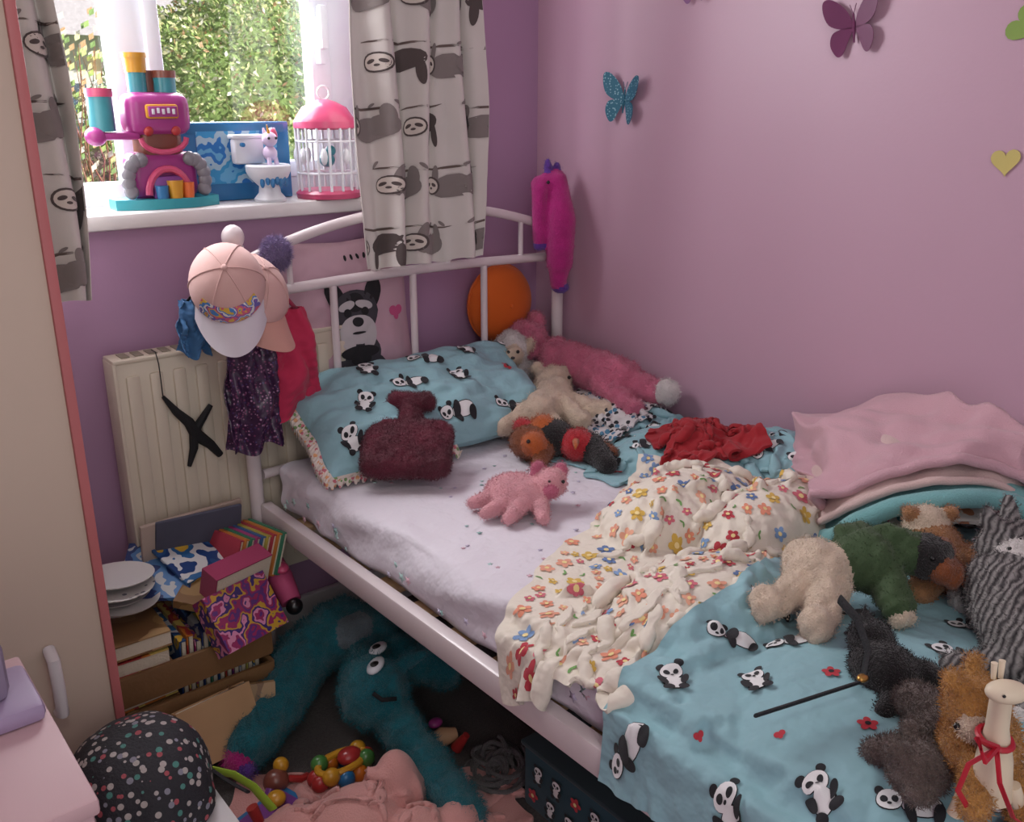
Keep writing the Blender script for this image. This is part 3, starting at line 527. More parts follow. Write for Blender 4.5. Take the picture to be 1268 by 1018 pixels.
w.tube([(-.913,-1.81,.775),(-.94,-1.83,.75),(-.935,-1.85,.71),(-.90,-1.87,.68)],.004,RB,6,flat=.3); w.tube([(-.913,-1.81,.775),(-.935,-1.79,.75),(-.94,-1.785,.71),(-.92,-1.80,.67)],.004,RB,6,flat=.3)
w.tube([(-.91,-1.81,.775),(-.95,-1.80,.80),(-.955,-1.815,.78),(-.91,-1.81,.775)],.004,RB,6); mv(w.obj('wooden_giraffe'),.85,(-.02,-.01,-.012))
w=M(); w.tube([(-.945,-1.525,.655),(-.88,-1.55,.662),(-.80,-1.585,.675),(-.765,-1.57,.70),(-.75,-1.54,.73),(-.73,-1.50,.735)],.008,BLACK,8,flat=.35); w.ell((-.80,-1.585,.68),(.009,.007,.005),mat('brass','#b58b4a',.3,metal=.8)); mv(w.obj('black_bag_strap'),1,(-.01,-.02,0))
w=M(); X=flat(-.88,-1.93,.34,.24,60,42,.70,.2,(.7,.8)); G=sim(X,.0058,90,4,.2,seed=31,wf=12); w.sheet(G,dots('pastel_print','#e6dabc',['#e6dabc','#e6b8a8','#c0d0a0','#e6dabc'],30,.5),.003); w.obj('pastel_scarf',sharp=0)
# ------------------------------------------------------------------ behind headboard
w=M(); CU=fab('cushion_pink','#bf9ca8',.05); T=basis((-.69,-.062,.875),(0,-1,.12),(0,.12,1)); G,N=pillow(w,T,.38,.42,.075,CU,2,wr=.003)
DG=fab('dog_grey','#3a373e'); DK=fab('dog_black','#17161a'); DW=fab('dog_white','#b8b2b4'); HP=fab('heart_pink','#c0507e')
dog=[(0,-.62,.5,.4,0,DG),(0,-.95,.62,.35,0,DG),(-.42,.55,.2,.34,.35,DK),(.42,.55,.2,.34,-.35,DK),(0,.2,.52,.48,0,DG),(0,.42,.2,.2,0,DK),(-.2,.36,.2,.09,.3,DW),(.2,.36,.2,.09,-.3,DW),(-.2,.22,.09,.09,0,DK),(.2,.22,.09,.09,0,DK),(0,-.14,.42,.3,0,DW),(-.25,-.3,.16,.26,.2,DW),(.25,-.3,.16,.26,-.2,DW),(0,.02,.13,.1,0,DK),(0,-.2,.16,.03,0,DK),(0,-.6,.44,.14,0,DK),(0,-.74,.24,.14,0,DK)]
stamp(w,G,N,.52,.49,.38,.42,0,.13,dog,rings=6,seg=22,off=.002); stamp(w,G,N,.86,.52,.38,.42,0,.045,[(a,b,c,d,e,HP) for a,b,c,d,e,f in heart],rings=3,off=.002)
for i in range(7): stamp(w,G,N,.5+i*.05,.90,.38,.42,0,.010,[(0,0,.4,.8,.2*(i%3),DK)],off=.002)
w.obj('dog_photo_cushion',sharp=0)
w=M(); ORM=fab('orange_velvet','#cc5c0e'); w.ell((-.19,-.06,.855),(.112,.054,.112),ORM,seg=36); w.tube([(-.19+.112*math.cos(a),-.06,.855+.112*math.sin(a)) for a in np.linspace(0,2*pi,41)[:-1]],.003,ORM,6,closed=True); w.ell((-.19,-.115,.855),(.006,.003,.006),ORM); w.obj('orange_round_cushion')
mv(plush('pink_unicorn_toy',[('c',(-.085,-.15,1.20),(-.04,-.17,1.21),.028,.032,FMG),('c',(-.04,-.17,1.20),(-.025-.02,-.20,1.10),.034,.042,FMG),('c',(-.045,-.20,1.10),(-.05,-.20,.98),.042,.04,FMG),('c',(-.05,-.20,.98),(-.055,-.20,.92),.036,.024,FMG),('c',(-.095,-.16,1.19),(-.10,-.165,1.05),.024,.02,FMG),('e',(-.035,-.165,1.245),(.012,.012,.022),FPU),('e',(-.065,-.16,1.25),(.012,.012,.026),FPU),('e',(-.045,-.20,.905),(.028,.026,.018),FPU),('e',(-.10,-.165,1.03),(.02,.018,.016),FPU)],[('e',(-.085,-.185,1.21),.005,EYE)],fn=2500,fl=.003,sm=4),.95,(-.035,0,-.005))
# ------------------------------------------------------------------ caps and bags on the left post
def cap(m,T,m1,m2,m3=None):
    th=np.linspace(0,2*pi,41); ph=np.linspace(0,pi/2,13); A=np.array(T)
    G=np.array([[(.082*math.cos(t)*math.cos(p),.095*math.sin(t)*math.cos(p),.078*math.sin(p)) for p in ph] for t in th]); G=G@A[:3,:3].T+A[:3,3]; m.sheet(G,m1,.002)
    for k in range(6): m.tube([(.083*math.cos(k*pi/3)*math.cos(p),.096*math.sin(k*pi/3)*math.cos(p),.079*math.sin(p)) for p in ph],.0012,m1,5,T=T)
    m.ell((0,0,.08),(.007,.007,.004),m1,T=T)
    a=np.linspace(-1.15,1.15,31); rr=np.linspace(0,1,9)
    B=np.array([[( .08*math.sin(q)*(1+.10*s), .092*math.cos(q)+s*.075*math.cos(q*1.25)**1, -.022*s-.045*(math.sin(q)**2)*(.3+.7*s)) for s in rr] for q in a]); B=B@A[:3,:3].T+A[:3,3]; m.sheet(B,m2,.003)
    if m3:
        th=np.linspace(pi/2-.9,pi/2+.9,25); ph=np.linspace(.08,.6,8); G=np.array([[(.084*math.cos(t)*math.cos(p),.097*math.sin(t)*math.cos(p),.080*math.sin(p)) for p in ph] for t in th]); G=G@A[:3,:3].T+A[:3,3]; m.sheet(G,m3,.001)
CP=fab('cap_pink','#cba49e'); CWt=fab('cap_white','#d4ced6'); RNB=cover('cap_rainbow_print',['#4b86c8','#d8b34a','#d0607a','#6a5fb0','#e2dfd8'],30)
w=M(); cap(w,basis((-1.070,-.245,1.040),(-.35,-.75,.62),(-.15,-.45,-.85))@Matrix.Scale(.95,4),CP,CWt,RNB); w.obj('baseball_cap',sharp=60)
w=M(); cap(w,basis((-1.0,-.20,1.01),(.25,-.65,.75),(.25,-.6,-.78))@Matrix.Scale(.95,4),CP,fab('cap_peach_peak','#c8968a')); w.obj('baseball_cap',sharp=60)
plush('lilac_pompom',[('e',(-.915,-.16,1.08),(.030,.026,.034),fur('lilac_tulle','#8e7ca8'))],fn=2000,fl=.014)
w=M(); SQ=dots('sequin_purple','#3a2040',['#7a3f62','#4a3a6a','#8a5a7a','#2a1a34','#a880a0'],150,.36,.3)
def hangbag(name,c,wd,ht,dp,mt,yaw,strapm,top):
    w=M(); n=40; u,v=np.meshgrid(np.linspace(0,1,n),np.linspace(0,1,n),indexing='ij'); q=(u-.5)*2
    wid=wd*(.62+.38*v**.7); x=q*wid/2; zz=-v*ht+.01*np.sin(q*5)*v; d=dp*np.sqrt(np.clip(1-q**2,0,1))*np.sin(np.clip(v*1.05,0,1)*pi*.93+.2)**.6*.5+.003*vnoise(u*2,v*2,3)*4
    T=Matrix.Translation(c)@Euler((0,0,yaw)).to_matrix().to_4x4(); A=np.array(T)
    for s in (-1,1):
        G=np.stack([x,s*np.nan_to_num(d),zz],2)@A[:3,:3].T+A[:3,3]
        if s>0: G=G[::-1]
        w.sheet(G,mt,.002)
    w.tube([tuple(T@Vector((-wd*.25,0,-.01))),((c[0]+top[0])/2-.03,c[1],(c[2]+top[2])/2),top,((c[0]+top[0])/2+.03,c[1],(c[2]+top[2])/2),tuple(T@Vector((wd*.25,0,-.01)))],.005,strapm,8,flat=.5)
    return w.obj(name,sharp=0)
hangbag('sequin_bag',(-1.02,-.21,.94),.14,.29,.06,SQ,.15,BLACK,(-1.0,-.165,1.06))
hangbag('pink_drawstring_bag',(-.93,-.185,.955),.20,.25,.06,fab('bag_pink','#b8284e'),.1,fab('bag_pink_cord','#a02048'),(-.99,-.165,1.06))
hangbag('blue_sun_hat',(-1.12,-.16,1.0),.07,.12,.04,fab('hat_blue','#3a6a98'),.1,BLACK,(-1.01,-.15,1.06))
# ------------------------------------------------------------------ window sill toys
TQ=pla('toy_turquoise','#3398a4'); MGp=pla('toy_magenta','#9c3880'); PUp=pla('toy_purple','#7a3f88'); YEp=pla('toy_yellow','#c8922a'); BRp=pla('toy_brown','#7a4438'); GRp=pla('toy_grey','#7a7880'); BLp=pla('toy_blue','#2a72a8'); PKp=pla('toy_pink','#c24a70'); WHp=pla('toy_white','#d8dae0'); CYp=pla('toy_cyan','#3c8a96'); REp=pla('toy_red','#a83030')
w=M(); c=Vector((-1.085,.025,SILL))
w.poly([(.125*math.cos(a+.39),.062*math.sin(a+.39)) for a in [i*pi/4 for i in range(8)]],TQ,Matrix.Translation(c),.022)
w.box(c+Vector((0,.01,.07)),(.15,.07,.1),MGp,.02,seg=3); w.box(c+Vector((0,.005,.20)),(.14,.08,.09),MGp,.025,seg=3); w.box(c+Vector((0,.01,.14)),(.10,.06,.08),BRp,.02,seg=3)
for s in (-1,1):
    for a in np.linspace(-.5,1.6,6): w.ell(c+Vector((s*(.055+.03*math.cos(a)),-.03,.06+.045*math.sin(a))),(.016,.012,.016),GRp,seg=12)
w.tube([c+Vector((.045*math.cos(a),-.035,.03+.055*math.sin(a))) for a in np.linspace(0,pi,14)],.008,PKp,8)
w.box(c+Vector((0,-.03,.045)),(.07,.02,.05),PUp,.006); w.cone(c+Vector((.01,-.045,.022)),c+Vector((.01,-.045,.06)),.014,.018,YEp); w.cone(c+Vector((.038,-.045,.022)),c+Vector((.038,-.045,.055)),.012,.014,pla('toy_orange','#d86a30')); w.cone(c+Vector((-.02,-.045,.022)),c+Vector((-.02,-.045,.05)),.012,.014,BLp)
w.box(c+Vector((0,-.04,.205)),(.07,.012,.03),YEp,.005); w.box(c+Vector((0,-.047,.205)),(.062,.006,.022),MGp,.002)
for k in range(5): w.box(c+Vector((-.022+k*.011,-.0505,.205+.002*(k%2))),(.006,.003,.011),WHp,.001)
for s in (-1,1): w.ell(c+Vector((s*.03,-.03,.165)),(.011,.008,.011),REp,seg=12)
w.tube([c+Vector((.05*math.cos(a),-.035,.15+.03*math.sin(a))) for a in np.linspace(pi,2*pi,10)],.006,PKp,8)
w.box(c+Vector((-.09,0,.155)),(.09,.05,.016),MGp,.006); w.ell(c+Vector((-.135,-.01,.155)),(.022,.022,.02),MGp); w.cone(c+Vector((-.115,0,.165)),c+Vector((-.115,0,.235)),.026,.026,CYp); w.cone(c+Vector((-.115,0,.235)),c+Vector((-.115,0,.252)),.028,.028,PKp)
w.cone(c+Vector((-.03,.01,.24)),c+Vector((-.03,.01,.285)),.020,.020,CYp); w.cone(c+Vector((-.03,.01,.285)),c+Vector((-.03,.01,.315)),.022,.024,YEp); w.cone(c+Vector((-.03,.01,.315)),c+Vector((-.03,.01,.325)),.026,.026,YEp)
w.cone(c+Vector((.03,.01,.24)),c+Vector((.03,.01,.275)),.024,.024,CYp); w.cone(c+Vector((.03,.01,.275)),c+Vector((.03,.01,.290)),.026,.026,BRp); w.cone(c+Vector((0,.03,.24)),c+Vector((0,.03,.29)),.02,.02,BRp)
w.obj('dough_playset')
w=M(); w.box((-.885,.085,SILL+.09),(.27,.035,.18),BLp,.003); w.box((-.885,.066,SILL+.10),(.2,.004,.12),cover('box_art',['#3a98cc','#6ab0d8','#2a78c0','#a8c8d8'],14)); w.box((-.885,.0665,SILL+.165),(.24,.004,.02),pla('box_dark','#2b6f9e')); w.obj('blue_toy_box')
w=M(); T=Matrix.Translation((-.845,-.005,SILL))
w.lathe([(.0,0),(.036,0),(.038,.006),(.026,.02),(.024,.035),(.045,.055),(.052,.07),(.052,.078),(.042,.078),(.036,.06),(0,.055)],WHp,T)
w.lathe([(.0,.07),(.042,.07)],BLp,T); w.tube([tuple(T@Vector((.047*math.cos(a),.047*math.sin(a),.08))) for a in np.linspace(0,2*pi,28)[:-1]],.006,WHp,8,closed=True)
for k in range(7): w.ell(T@Vector((-.03+.01*k,-.043+.0017*(k-3)**2,.045+.006*(k%2))),(.006,.006,.012),BLp,seg=8)
w.box(T@Vector((-.03,.04,.115)),(.075,.03,.06),WHp,.008); w.box(T@Vector((-.03,.04,.148)),(.082,.036,.01),WHp,.004); w.cone(T@Vector((-.05,.025,.13)),T@Vector((-.05,.015,.13)),.005,.005,BLp)
w.obj('toy_toilet')
LP=pla('pony_lilac','#d0bcd6')
w=M(); c=Vector((-.835,.0,SILL+.09)); w.ell(c+Vector((0,0,.02)),(.016,.02,.018),LP); w.ell(c+Vector((-.004,-.012,.052)),(.018,.018,.017),LP); w.cone(c+Vector((-.008,-.018,.066)),c+Vector((-.012,-.02,.085)),.004,.001,YEp); w.ell(c+Vector((.008,-.002,.06)),(.012,.014,.018),PKp)
for s in (-1,1): w.cone(c+Vector((s*.008,-.01,.01)),c+Vector((s*.01,-.015,-.012)),.005,.006,LP); w.ell(c+Vector((-.004+s*.009,-.028,.055)),.0035,EYE,seg=8); w.cone(c+Vector((s*.012,-.005,.064)),c+Vector((s*.014,-.004,.078)),.005,.002,LP)
w.obj('toy_unicorn')
w=M(); T=Matrix.Translation((-.685,.0,SILL)); R=.072
w.lathe([(0,0),(R+.006,0),(R+.008,.012),(R,.02),(0,.02)],PKp,T); w.lathe([(R+.002,.165),(R+.004,.18),(R-.006,.195),(R*.75,.213),(R*.4,.226),(.012,.231),(0,.232)],PKp,T); w.lathe([(R-.004,.162),(R+.004,.166),(R+.004,.18),(R-.004,.18)],PKp,T)
for k in range(16): a=2*pi*k/16; w.cone(T@Vector((R*math.cos(a),R*math.sin(a),.018)),T@Vector((R*math.cos(a),R*math.sin(a),.168)),.0035,.0035,WHp,8)
for z in (.06,.135): w.tube([tuple(T@Vector((R*math.cos(a),R*math.sin(a),z))) for a in np.linspace(0,2*pi,33)[:-1]],.003,WHp,6,closed=True)
for k in range(8): a=2*pi*k/8+.2; w.ell(T@Vector((R*math.cos(a),R*math.sin(a),.1)),(.009,.009,.02),WHp,seg=8)
w.tube([tuple(T@Vector((.016*math.cos(a),0,.246+.016*math.sin(a)))) for a in np.linspace(0,2*pi,20)[:-1]],.003,WHp,6,closed=True); w.ell(T@Vector((0,0,.09)),(.018,.024,.018),CYp); w.ell(T@Vector((0,-.02,.112)),.013,CYp); w.obj('toy_birdcage')
# ------------------------------------------------------------------ wall stickers
def heartpts(s,n=28): return [(s*.06*16*math.sin(t)**3,s*.06*(13*math.cos(t)-5*math.cos(2*t)-2*math.cos(3*t)-math.cos(4*t))) for t in [2*pi*i/n for i in range(n)]]
def wing(s,up):
    pts=[(0,0),(.25,.55),(.7,.95),(1.0,.95),(1.02,.6),(.85,.2),(.5,.0),(.1,-.05)] if up else [(0,0),(.5,-.02),(.75,-.15),(.8,-.5),(.6,-.85),(.4,-.8),(.2,-.4)]
    P=spl([(x,y,0) for x,y in pts],26); return [(p[0]*s,p[1]*s) for p in P]
def butterfly(c,s,mt,roll,lift=.45):
    w=M(); Tb=basis(c,(-1,0,0),(0,math.sin(roll),math.cos(roll)))
    for sg in (-1,1):
        Tw=Tb@Matrix.Rotation(-sg*lift,4,'Y')@Matrix.Diagonal((sg,1,1,1))
        w.poly(wing(s,True),mt,Tw,.0012); w.poly(wing(s,False),mt,Tw,.0012)
    w.tube([tuple(Tb@Vector((0,y*s,.003))) for y in (-.5,-.2,.1,.4)],[.0015,.003,.003,.002],mt,8)
    for sg in (-1,1): w.tube([tuple(Tb@Vector((0,.38*s,.003))),tuple(Tb@Vector((sg*.12*s,.7*s,.004)))],.0008,mt,5)
    w.obj('butterfly_wall_sticker')
butterfly((-.004,-.99,1.55),.062,mat('sticker_plum','#6e3259',.4,.1),.15,.25)
butterfly((-.004,-.35,1.41),.065,dots('sticker_teal_dots','#2f6c82',['#8fb8c4'],150,.3,.4),-.1,.35)
butterfly((-.004,-.57,1.665),.045,mat('sticker_mauve','#8a5f8a',.5),.1)
w=M(); w.poly(heartpts(.028),mat('sticker_yellow','#c4b46a',.5),basis((-.002,-1.33,1.30),(-1,0,0),(0,.1,1)),.0015); w.obj('heart_wall_sticker')
w=M(); w.poly(heartpts(.034),mat('sticker_green','#7f9c44',.5),basis((-.002,-1.325,1.535),(-1,0,0),(0,.9,.6)),.0015); w.obj('heart_wall_sticker')
# ------------------------------------------------------------------ wardrobe, drawers, box, helmet
WC=mat('wardrobe_cream','#d0beac',.5,.03,3); WP=mat('wardrobe_pink_edge','#c07070',.5,.03)
w=M(); w.box((-1.86,-.42,1.06),(.73,.36,2.1),WC,.003); w.box((-1.865,-.61,1.06),(.73,.018,2.1),WC,.002); w.box((-1.4925,-.612,1.06),(.015,.026,2.1),WP,.002)
w.ell((-1.60,-.62,.96),(.004,.002,.004),BK,seg=10); w.ell((-1.60,-.62,1.5),(.004,.002,.004),BK,seg=10); w.box((-1.86,-.44,.02),(.70,.32,.04),WC)
w.tube([(-1.585,-.62,.55),(-1.585,-.645,.54),(-1.585,-.65,.49),(-1.585,-.645,.44),(-1.585,-.62,.43)],.010,WHITE,10); w.obj('wardrobe')
w=M(); DC=mat('drawer_pink_cream','#c8a6aa',.5,.03,3); w.box((-1.94,-1.18,.385),(.5,.3,.77),DC,.004); w.box((-1.94,-1.18,.775),(.51,.31,.018),DC,.004)
for z in (.16,.4,.64): w.box((-1.94,-1.337,z),(.47,.014,.21),DC,.004); w.ell((-1.94,-1.355,z),.014,METAL)
w.obj('chest_of_drawers')
w=M(); w.box((-1.53,-.92,.15),(.24,.5,.29),WHITE,.006); w.box((-1.53,-.92,.296),(.25,.52,.012),WHITE,.004); w.box((-1.407,-.92,.15),(.008,.44,.22),WC,.003); w.ell((-1.398,-.92,.15),.011,METAL); w.obj('white_storage_unit')
HM=dots('helmet_floral','#26262c',['#b4aca8','#a85058','#4f8a80','#b4aca8','#8a8a96','#b4aca8'],70,.36,.7,bs=200)
w=M(); T=basis((-1.51,-.775,.318),(-.1,-.05,1),(0,1,0))@Matrix.Diagonal((1.05,1.05,1.0,1))
G=[]
for t in np.linspace(0,2*pi,73): G.append([((.105+.003*math.cos(8*t)*math.cos(p))*math.cos(t)*math.cos(p)**.75,(.128+.003*math.cos(8*t)*math.cos(p))*math.sin(t)*math.cos(p)**.75,.128*math.sin(p)**.9+.012*math.cos(2*t)*math.cos(p)) for p in np.linspace(.0,pi/2,26)])
A=np.array(T); G=np.array(G)@A[:3,:3].T+A[:3,3]; w.sheet(G,HM,.014,BK)
for k in range(4):
    for s in (-1,0,1): w.ell(T@Vector((s*.052,-.065+.04*k,.118-.016*abs(s)-.004*abs(k-1.5)*3)),(.008,.015,.008),BK,(0,s*.6,0),seg=12)
w.tube([tuple(T@Vector(p)) for p in [(.10,-.03,.01),(.115,-.05,-.01),(.13,-.09,-.012)]],.007,BLACK,8,flat=.4); w.obj('cycle_helmet')
w=M(); w.tube([(-1.40,-.78,.318),(-1.37,-.80,.305),(-1.345,-.82,.28),(-1.325,-.85,.24)],.018,mat('lime_strap','#9cb83a',.5),8,flat=.25); w.obj('lime_strap')
w=M(); w.ell((-1.60,-.69,.325),(.028,.024,.026),YEp); w.ell((-1.595,-.695,.36),(.02,.02,.018),YEp); w.ell((-1.615,-.71,.33),(.015,.012,.018),REp); w.cone((-1.59,-.715,.358),(-1.588,-.73,.354),.007,.002,REp); w.ell((-1.58,-.71,.335),(.012,.01,.016),REp); w.obj('toy_duck')
w=M()
w.box((-1.77,-1.13,.795),(.16,.10,.022),mat('toy_case_lilac','#9c8aa8',.5),.008); w.box((-1.775,-1.12,.84),(.12,.07,.07),mat('toy_case_grey','#85788e',.5),.012); w.tube([(-1.77,-1.12,.875),(-1.75,-1.12,.92),(-1.725,-1.12,.91),(-1.73,-1.12,.87)],.004,PKp,8); w.obj('toy_carry_case')
# ------------------------------------------------------------------ books and clutter by the radiator
PG=mat('book_pages','#d4c8b4',.9,.05,bs=200)
cv=[cover('cover_%d'%i,c,s) for i,(c,s) in enumerate([(['#2b5080','#c8a23a','#2b5f90','#c8c8c8','#1a3a70'],10),(['#902a5a','#5a3072','#902a5a','#c880a0','#3a2a6a','#b89030'],20),(['#3a7a5a','#b8b05a','#2a6a7a'],12),(['#b86a2a','#c8b060','#983030'],12),(['#5078a8','#b0b0b0','#2a3a6a'],12),(['#a88860','#8f7048','#7a5a3a'],7)])]
OFF=Vector((0,0,0))
def book(m,c,d,mt,rot=(0,0,0)):
    T=Matrix.Translation(Vector(c)+OFF)@Euler(rot).to_matrix().to_4x4(); x,y,z=d
    m.box((0.003,0,0),(x-.006,y-.006,z-.004),PG,T=T); m.box((0,0,z/2-.001),(x,y,.003),mt,T=T); m.box((0,0,-z/2+.001),(x,y,.003),mt,T=T); m.box((-x/2+.001,0,0),(.003,y,z),mt,T=T)
WD=mat('crate_wood','#7c5a38',.7,.2,5,bs=40)
w=M(); yb,yf,xl,xr=-.135,-.345,-1.43,-1.09; xm=(xl+xr)/2; ym=(yb+yf)/2
w.box((xm,ym,.015),(xr-xl,yb-yf,.02),WD,.003)
for z in (.06,.15,.24): w.box((xm,yf,z),(xr-xl,.012,.07),WD,.003); w.box((xm,yb,z+.03),(xr-xl,.012,.07),WD,.003); w.box((xl,ym,z),(.012,yb-yf,.07),WD,.003); w.box((xr,ym,z),(.012,yb-yf,.07),WD,.003)
w.obj('wooden_book_crate')
w=M()
for k in range(8): book(w,(-1.365+.004*math.sin(k*3),-.24,.045+k*.040),(.12,.19,.034),cv[5 if k%2 else 3],(0,0,.05*math.sin(k*5)))
for k in range(11): book(w,(-1.285+k*.0165,-.235,.17),(.014,.18,.26+.02*math.sin(k*2.3)),cv[(k*3)%5],(0,.05,0))
for k in range(3): book(w,(-1.20,-.19,.36+k*.016),(.14,.17,.012),cv[(0,4,2)[k]],(.12,0,.5-.4*k))
book(w,(-1.27,-.19,.41),(.15,.17,.008),cv[4],(.3,.1,-.5)); book(w,(-1.20,-.18,.43),(.12,.16,.006),cv[0],(.4,0,.3))
book(w,(-1.19,-.27,.38),(.15,.10,.02),cv[5],(.2,-.2,.8))
sp=[mat('spine_%d'%i,c,.5,.05) for i,c in enumerate(['#a83a4a','#c0783a','#3a7a5f','#a03a70','#3a6090','#b0a04a'])]
for k in range(9): book(w,(-1.13+k*.012,-.20-.003*k,.41),(.010,.13,.10),sp[k%6],(0,.35,.25))
w.obj('book_pile')
w=M(); OFF=Vector((-.02,.055,.035)); book(w,(-1.135,-.41,.30),(.16,.13,.05),cv[1],(.95,.0,.25)); book(w,(-1.12,-.36,.36),(.15,.05,.10),fab('magenta_book','#902850'),(.3,0,.25)); w.obj('pink_gift_books')
w=M(); OFF=Vector((-.03,.06,.02)); book(w,(-1.22,-.47,.10),(.17,.13,.03),mat('tan_cover','#b8926a',.6,.1),(1.15,0,.1)); book(w,(-1.33,-.48,.08),(.1,.14,.025),mat('yellow_cover','#b8902c',.6,.1),(.9,.3,.5)); book(w,(-1.14,-.46,.09),(.10,.13,.02),cv[5],(1.2,.1,-.3)); w.obj('leaning_books')
w=M(); PLT=mat('plate_white','#d0ccc8',.3,.02,coat=.3); PLD=dots('plate_print','#d0ccc8',['#6a6a74','#d0ccc8'],60,.3)
for k in range(5): T=Matrix.Translation((-1.37+.006*math.sin(k*2),-.225+.01*math.cos(k*3),.372+k*.015))@Euler((.08*math.sin(k),.06,0)).to_matrix().to_4x4(); w.lathe([(0,0),(.05,0),(.074,.009),(.076,.012),(.05,.005),(0,.004)],PLD if k==3 else PLT,T)
w.obj('plate_stack')
w=M(); w.box((-1.17,-.15,.46),(.24,.012,.11),mat('cream_folder','#a89488',.7),.003,(.15,0,.05)); w.box((-1.16,-.165,.47),(.20,.01,.09),mat('denim_bag','#4a4a5a',.9,.2),.003,(.2,.05,0)); w.obj('document_folder')
w=M(); w.tube([(-1.035,-.15,.44),(-1.03,-.21,.41),(-1.03,-.27,.37),(-1.03,-.32,.33)],[.018,.026,.03,.024],mat('pink_case_fabric','#a84068',.7,.1),14); w.ell((-1.03,-.27,.40),(.02,.03,.012),PKp); w.ell((-1.03,-.335,.325),(.02,.018,.02),BK); mv(w.obj('pink_pencil_case'),1,(.01,0,-.03))
# teal monster toy
GRb=fur('grey_tummy_plush','#6c7a82')
plush('teal_monster_toy',[('c',(-1.20,-.44,.065),(-1.08,-.36,.10),.055,.062,FTE),('c',(-1.08,-.36,.10),(-.98,-.29,.13),.062,.068,FTE),('c',(-.98,-.29,.13),(-.87,-.28,.15),.068,.078,FTE),('e',(-.83,-.32,.13),(.08,.09,.08),FTE),('e',(-.87,-.34,.175),(.055,.05,.04),GRb),
 ('e',(-.93,-.52,.125),(.080,.085,.085),FTE),('c',(-.87,-.40,.12),(-.92,-.49,.12),.06,.06,FTE),('c',(-.92,-.57,.09),(-.925,-.70,.065),.048,.044,FTE),('c',(-.925,-.70,.065),(-.94,-.81,.055),.044,.042,FTE),('c',(-.94,-.81,.055),(-.95,-.89,.05),.042,.045,FTE),('c',(-.80,-.42,.12),(-.72,-.50,.08),.05,.045,FTE),
 ('c',(-1.09,-.33,.07),(-1.10,-.26,.06),.05,.05,FTE),('e',(-1.235,-.46,.055),(.03,.04,.03),FMG),('e',(-1.235,-.50,.05),(.018,.02,.018),FPU),('c',(-.86,-.55,.19),(-.83,-.59,.22),.02,.008,FTE)],
 [('e',(-.935,-.545,.208),(.028,.020,.010),WHp,(-.3,-.2,.6)),('e',(-.895,-.49,.209),(.028,.020,.009),WHp,(-.2,0,.6)),('e',(-.94,-.55,.217),(.011,.008,.005),EYE),('e',(-.90,-.493,.217),(.011,.008,.005),EYE),('t',[(-.97,-.59,.175),(-.96,-.61,.165),(-.93,-.62,.16)],.005,BLACK)],vox=.008,fn=20000,fl=.010,lump=.004)
# pink fleece on floor
PKF=mat('peach_fleece','#d09690',.95,.06,9,bs=300,bd=.6,dist=.005,sheen=.25)
def fl1(x,y):
    z=np.zeros_like(x)
    for c,r in [((-1.13,-.78),(.11,.09,.11)),((-1.03,-.77),(.06,.06,.15)),((-1.24,-.72),(.09,.07,.08)),((-.97,-.90),(.06,.05,.08)),((-1.05,-.88),(.08,.08,.08))]:
        q=1-((x-c[0])/r[0])**2-((y-c[1])/r[1])**2; z=np.maximum(z,np.where(q>0,r[2]*np.sqrt(np.clip(q,0,1)),0))
    return z
w=M(); X=flat(-1.10,-.795,.78,.50,58,37,.18,-.62,(.72,.64)); G=sim(X,.0137,170,4,.8,seed=14,th=.012,wn=.05,wf=5,fr=.2,floor=fl1,ups=2); w.sheet(G,PKF,.008); w.obj('peach_fleece_top',sharp=0)
w=M(); cols=[REp,YEp,BLp,pla('toy_orange2','#c87020'),pla('toy_green','#4a8040'),REp]
for k in range(11): a=k*2*pi/11; w.ell((-1.06+.06*math.cos(a),-.595+.035*math.sin(a),.03+.012*math.sin(k*2)),(.02,.018,.02),cols[k%6],seg=14)
w.tube([(-1.06+.055*math.cos(a),-.595+.03*math.sin(a),.045) for a in np.linspace(0,2*pi,24)[:-1]],.008,YEp,8,closed=True); w.ell((-1.04,-.595,.05),(.028,.023,.018),REp); w.obj('teething_ring_toy')
w=M(); w.tube([(-.86,-.64,.02),(-.83,-.65,.03),(-.80,-.66,.03)],[.018,.022,.014],mat('doll_skin','#c89c78',.6),12); w.ell((-.88,-.63,.025),(.02,.018,.018),YEp); w.cone((-.815,-.68,.01),(-.80,-.70,.05),.014,.008,REp); w.ell((-.83,-.62,.05),(.018,.014,.01),MGp); w.obj('small_doll')
w=M(); YG=fur('grey_yarn','#5c5858')
for k in range(16):
    a0=rng.uniform(0,6); cx,cy=-.80+rng.uniform(-.03,.03),-.78+rng.uniform(-.04,.04); rd=rng.uniform(.02,.06); L=[(cx+rd*math.cos(a0+t*1.9)+.01*t,cy+rd*math.sin(a0+t*2.1),.008+.005*(k%4)+.004*math.sin(t*3+k)) for t in np.linspace(0,3,24)]; w.tube(L,.005,YG,6)
w.obj('grey_yarn_scarf')
w=M(); w.box((-1.24,-.63,.012),(.16,.12,.02),BLp,.004,(0,0,.3)); w.box((-1.24,-.63,.028),(.12,.08,.012),PUp,.004,(0,0,.3)); w.ell((-1.22,-.61,.045),(.02,.02,.015),YEp); w.cone((-1.27,-.64,.03),(-1.28,-.63,.07),.01,.012,REp); w.obj('blue_toy_tray')
w=M(); w.ell((-1.19,-.545,.03),(.028,.026,.026),BRp); w.ell((-1.17,-.53,.052),(.017,.017,.017),YEp); w.cone((-1.21,-.56,.03),(-1.23,-.575,.01),.01,.008,PUp); w.tube([(-1.17,-.55,.03),(-1.14,-.56,.02),(-1.12,-.55,.01)],.008,REp,8); w.obj('toy_figure')
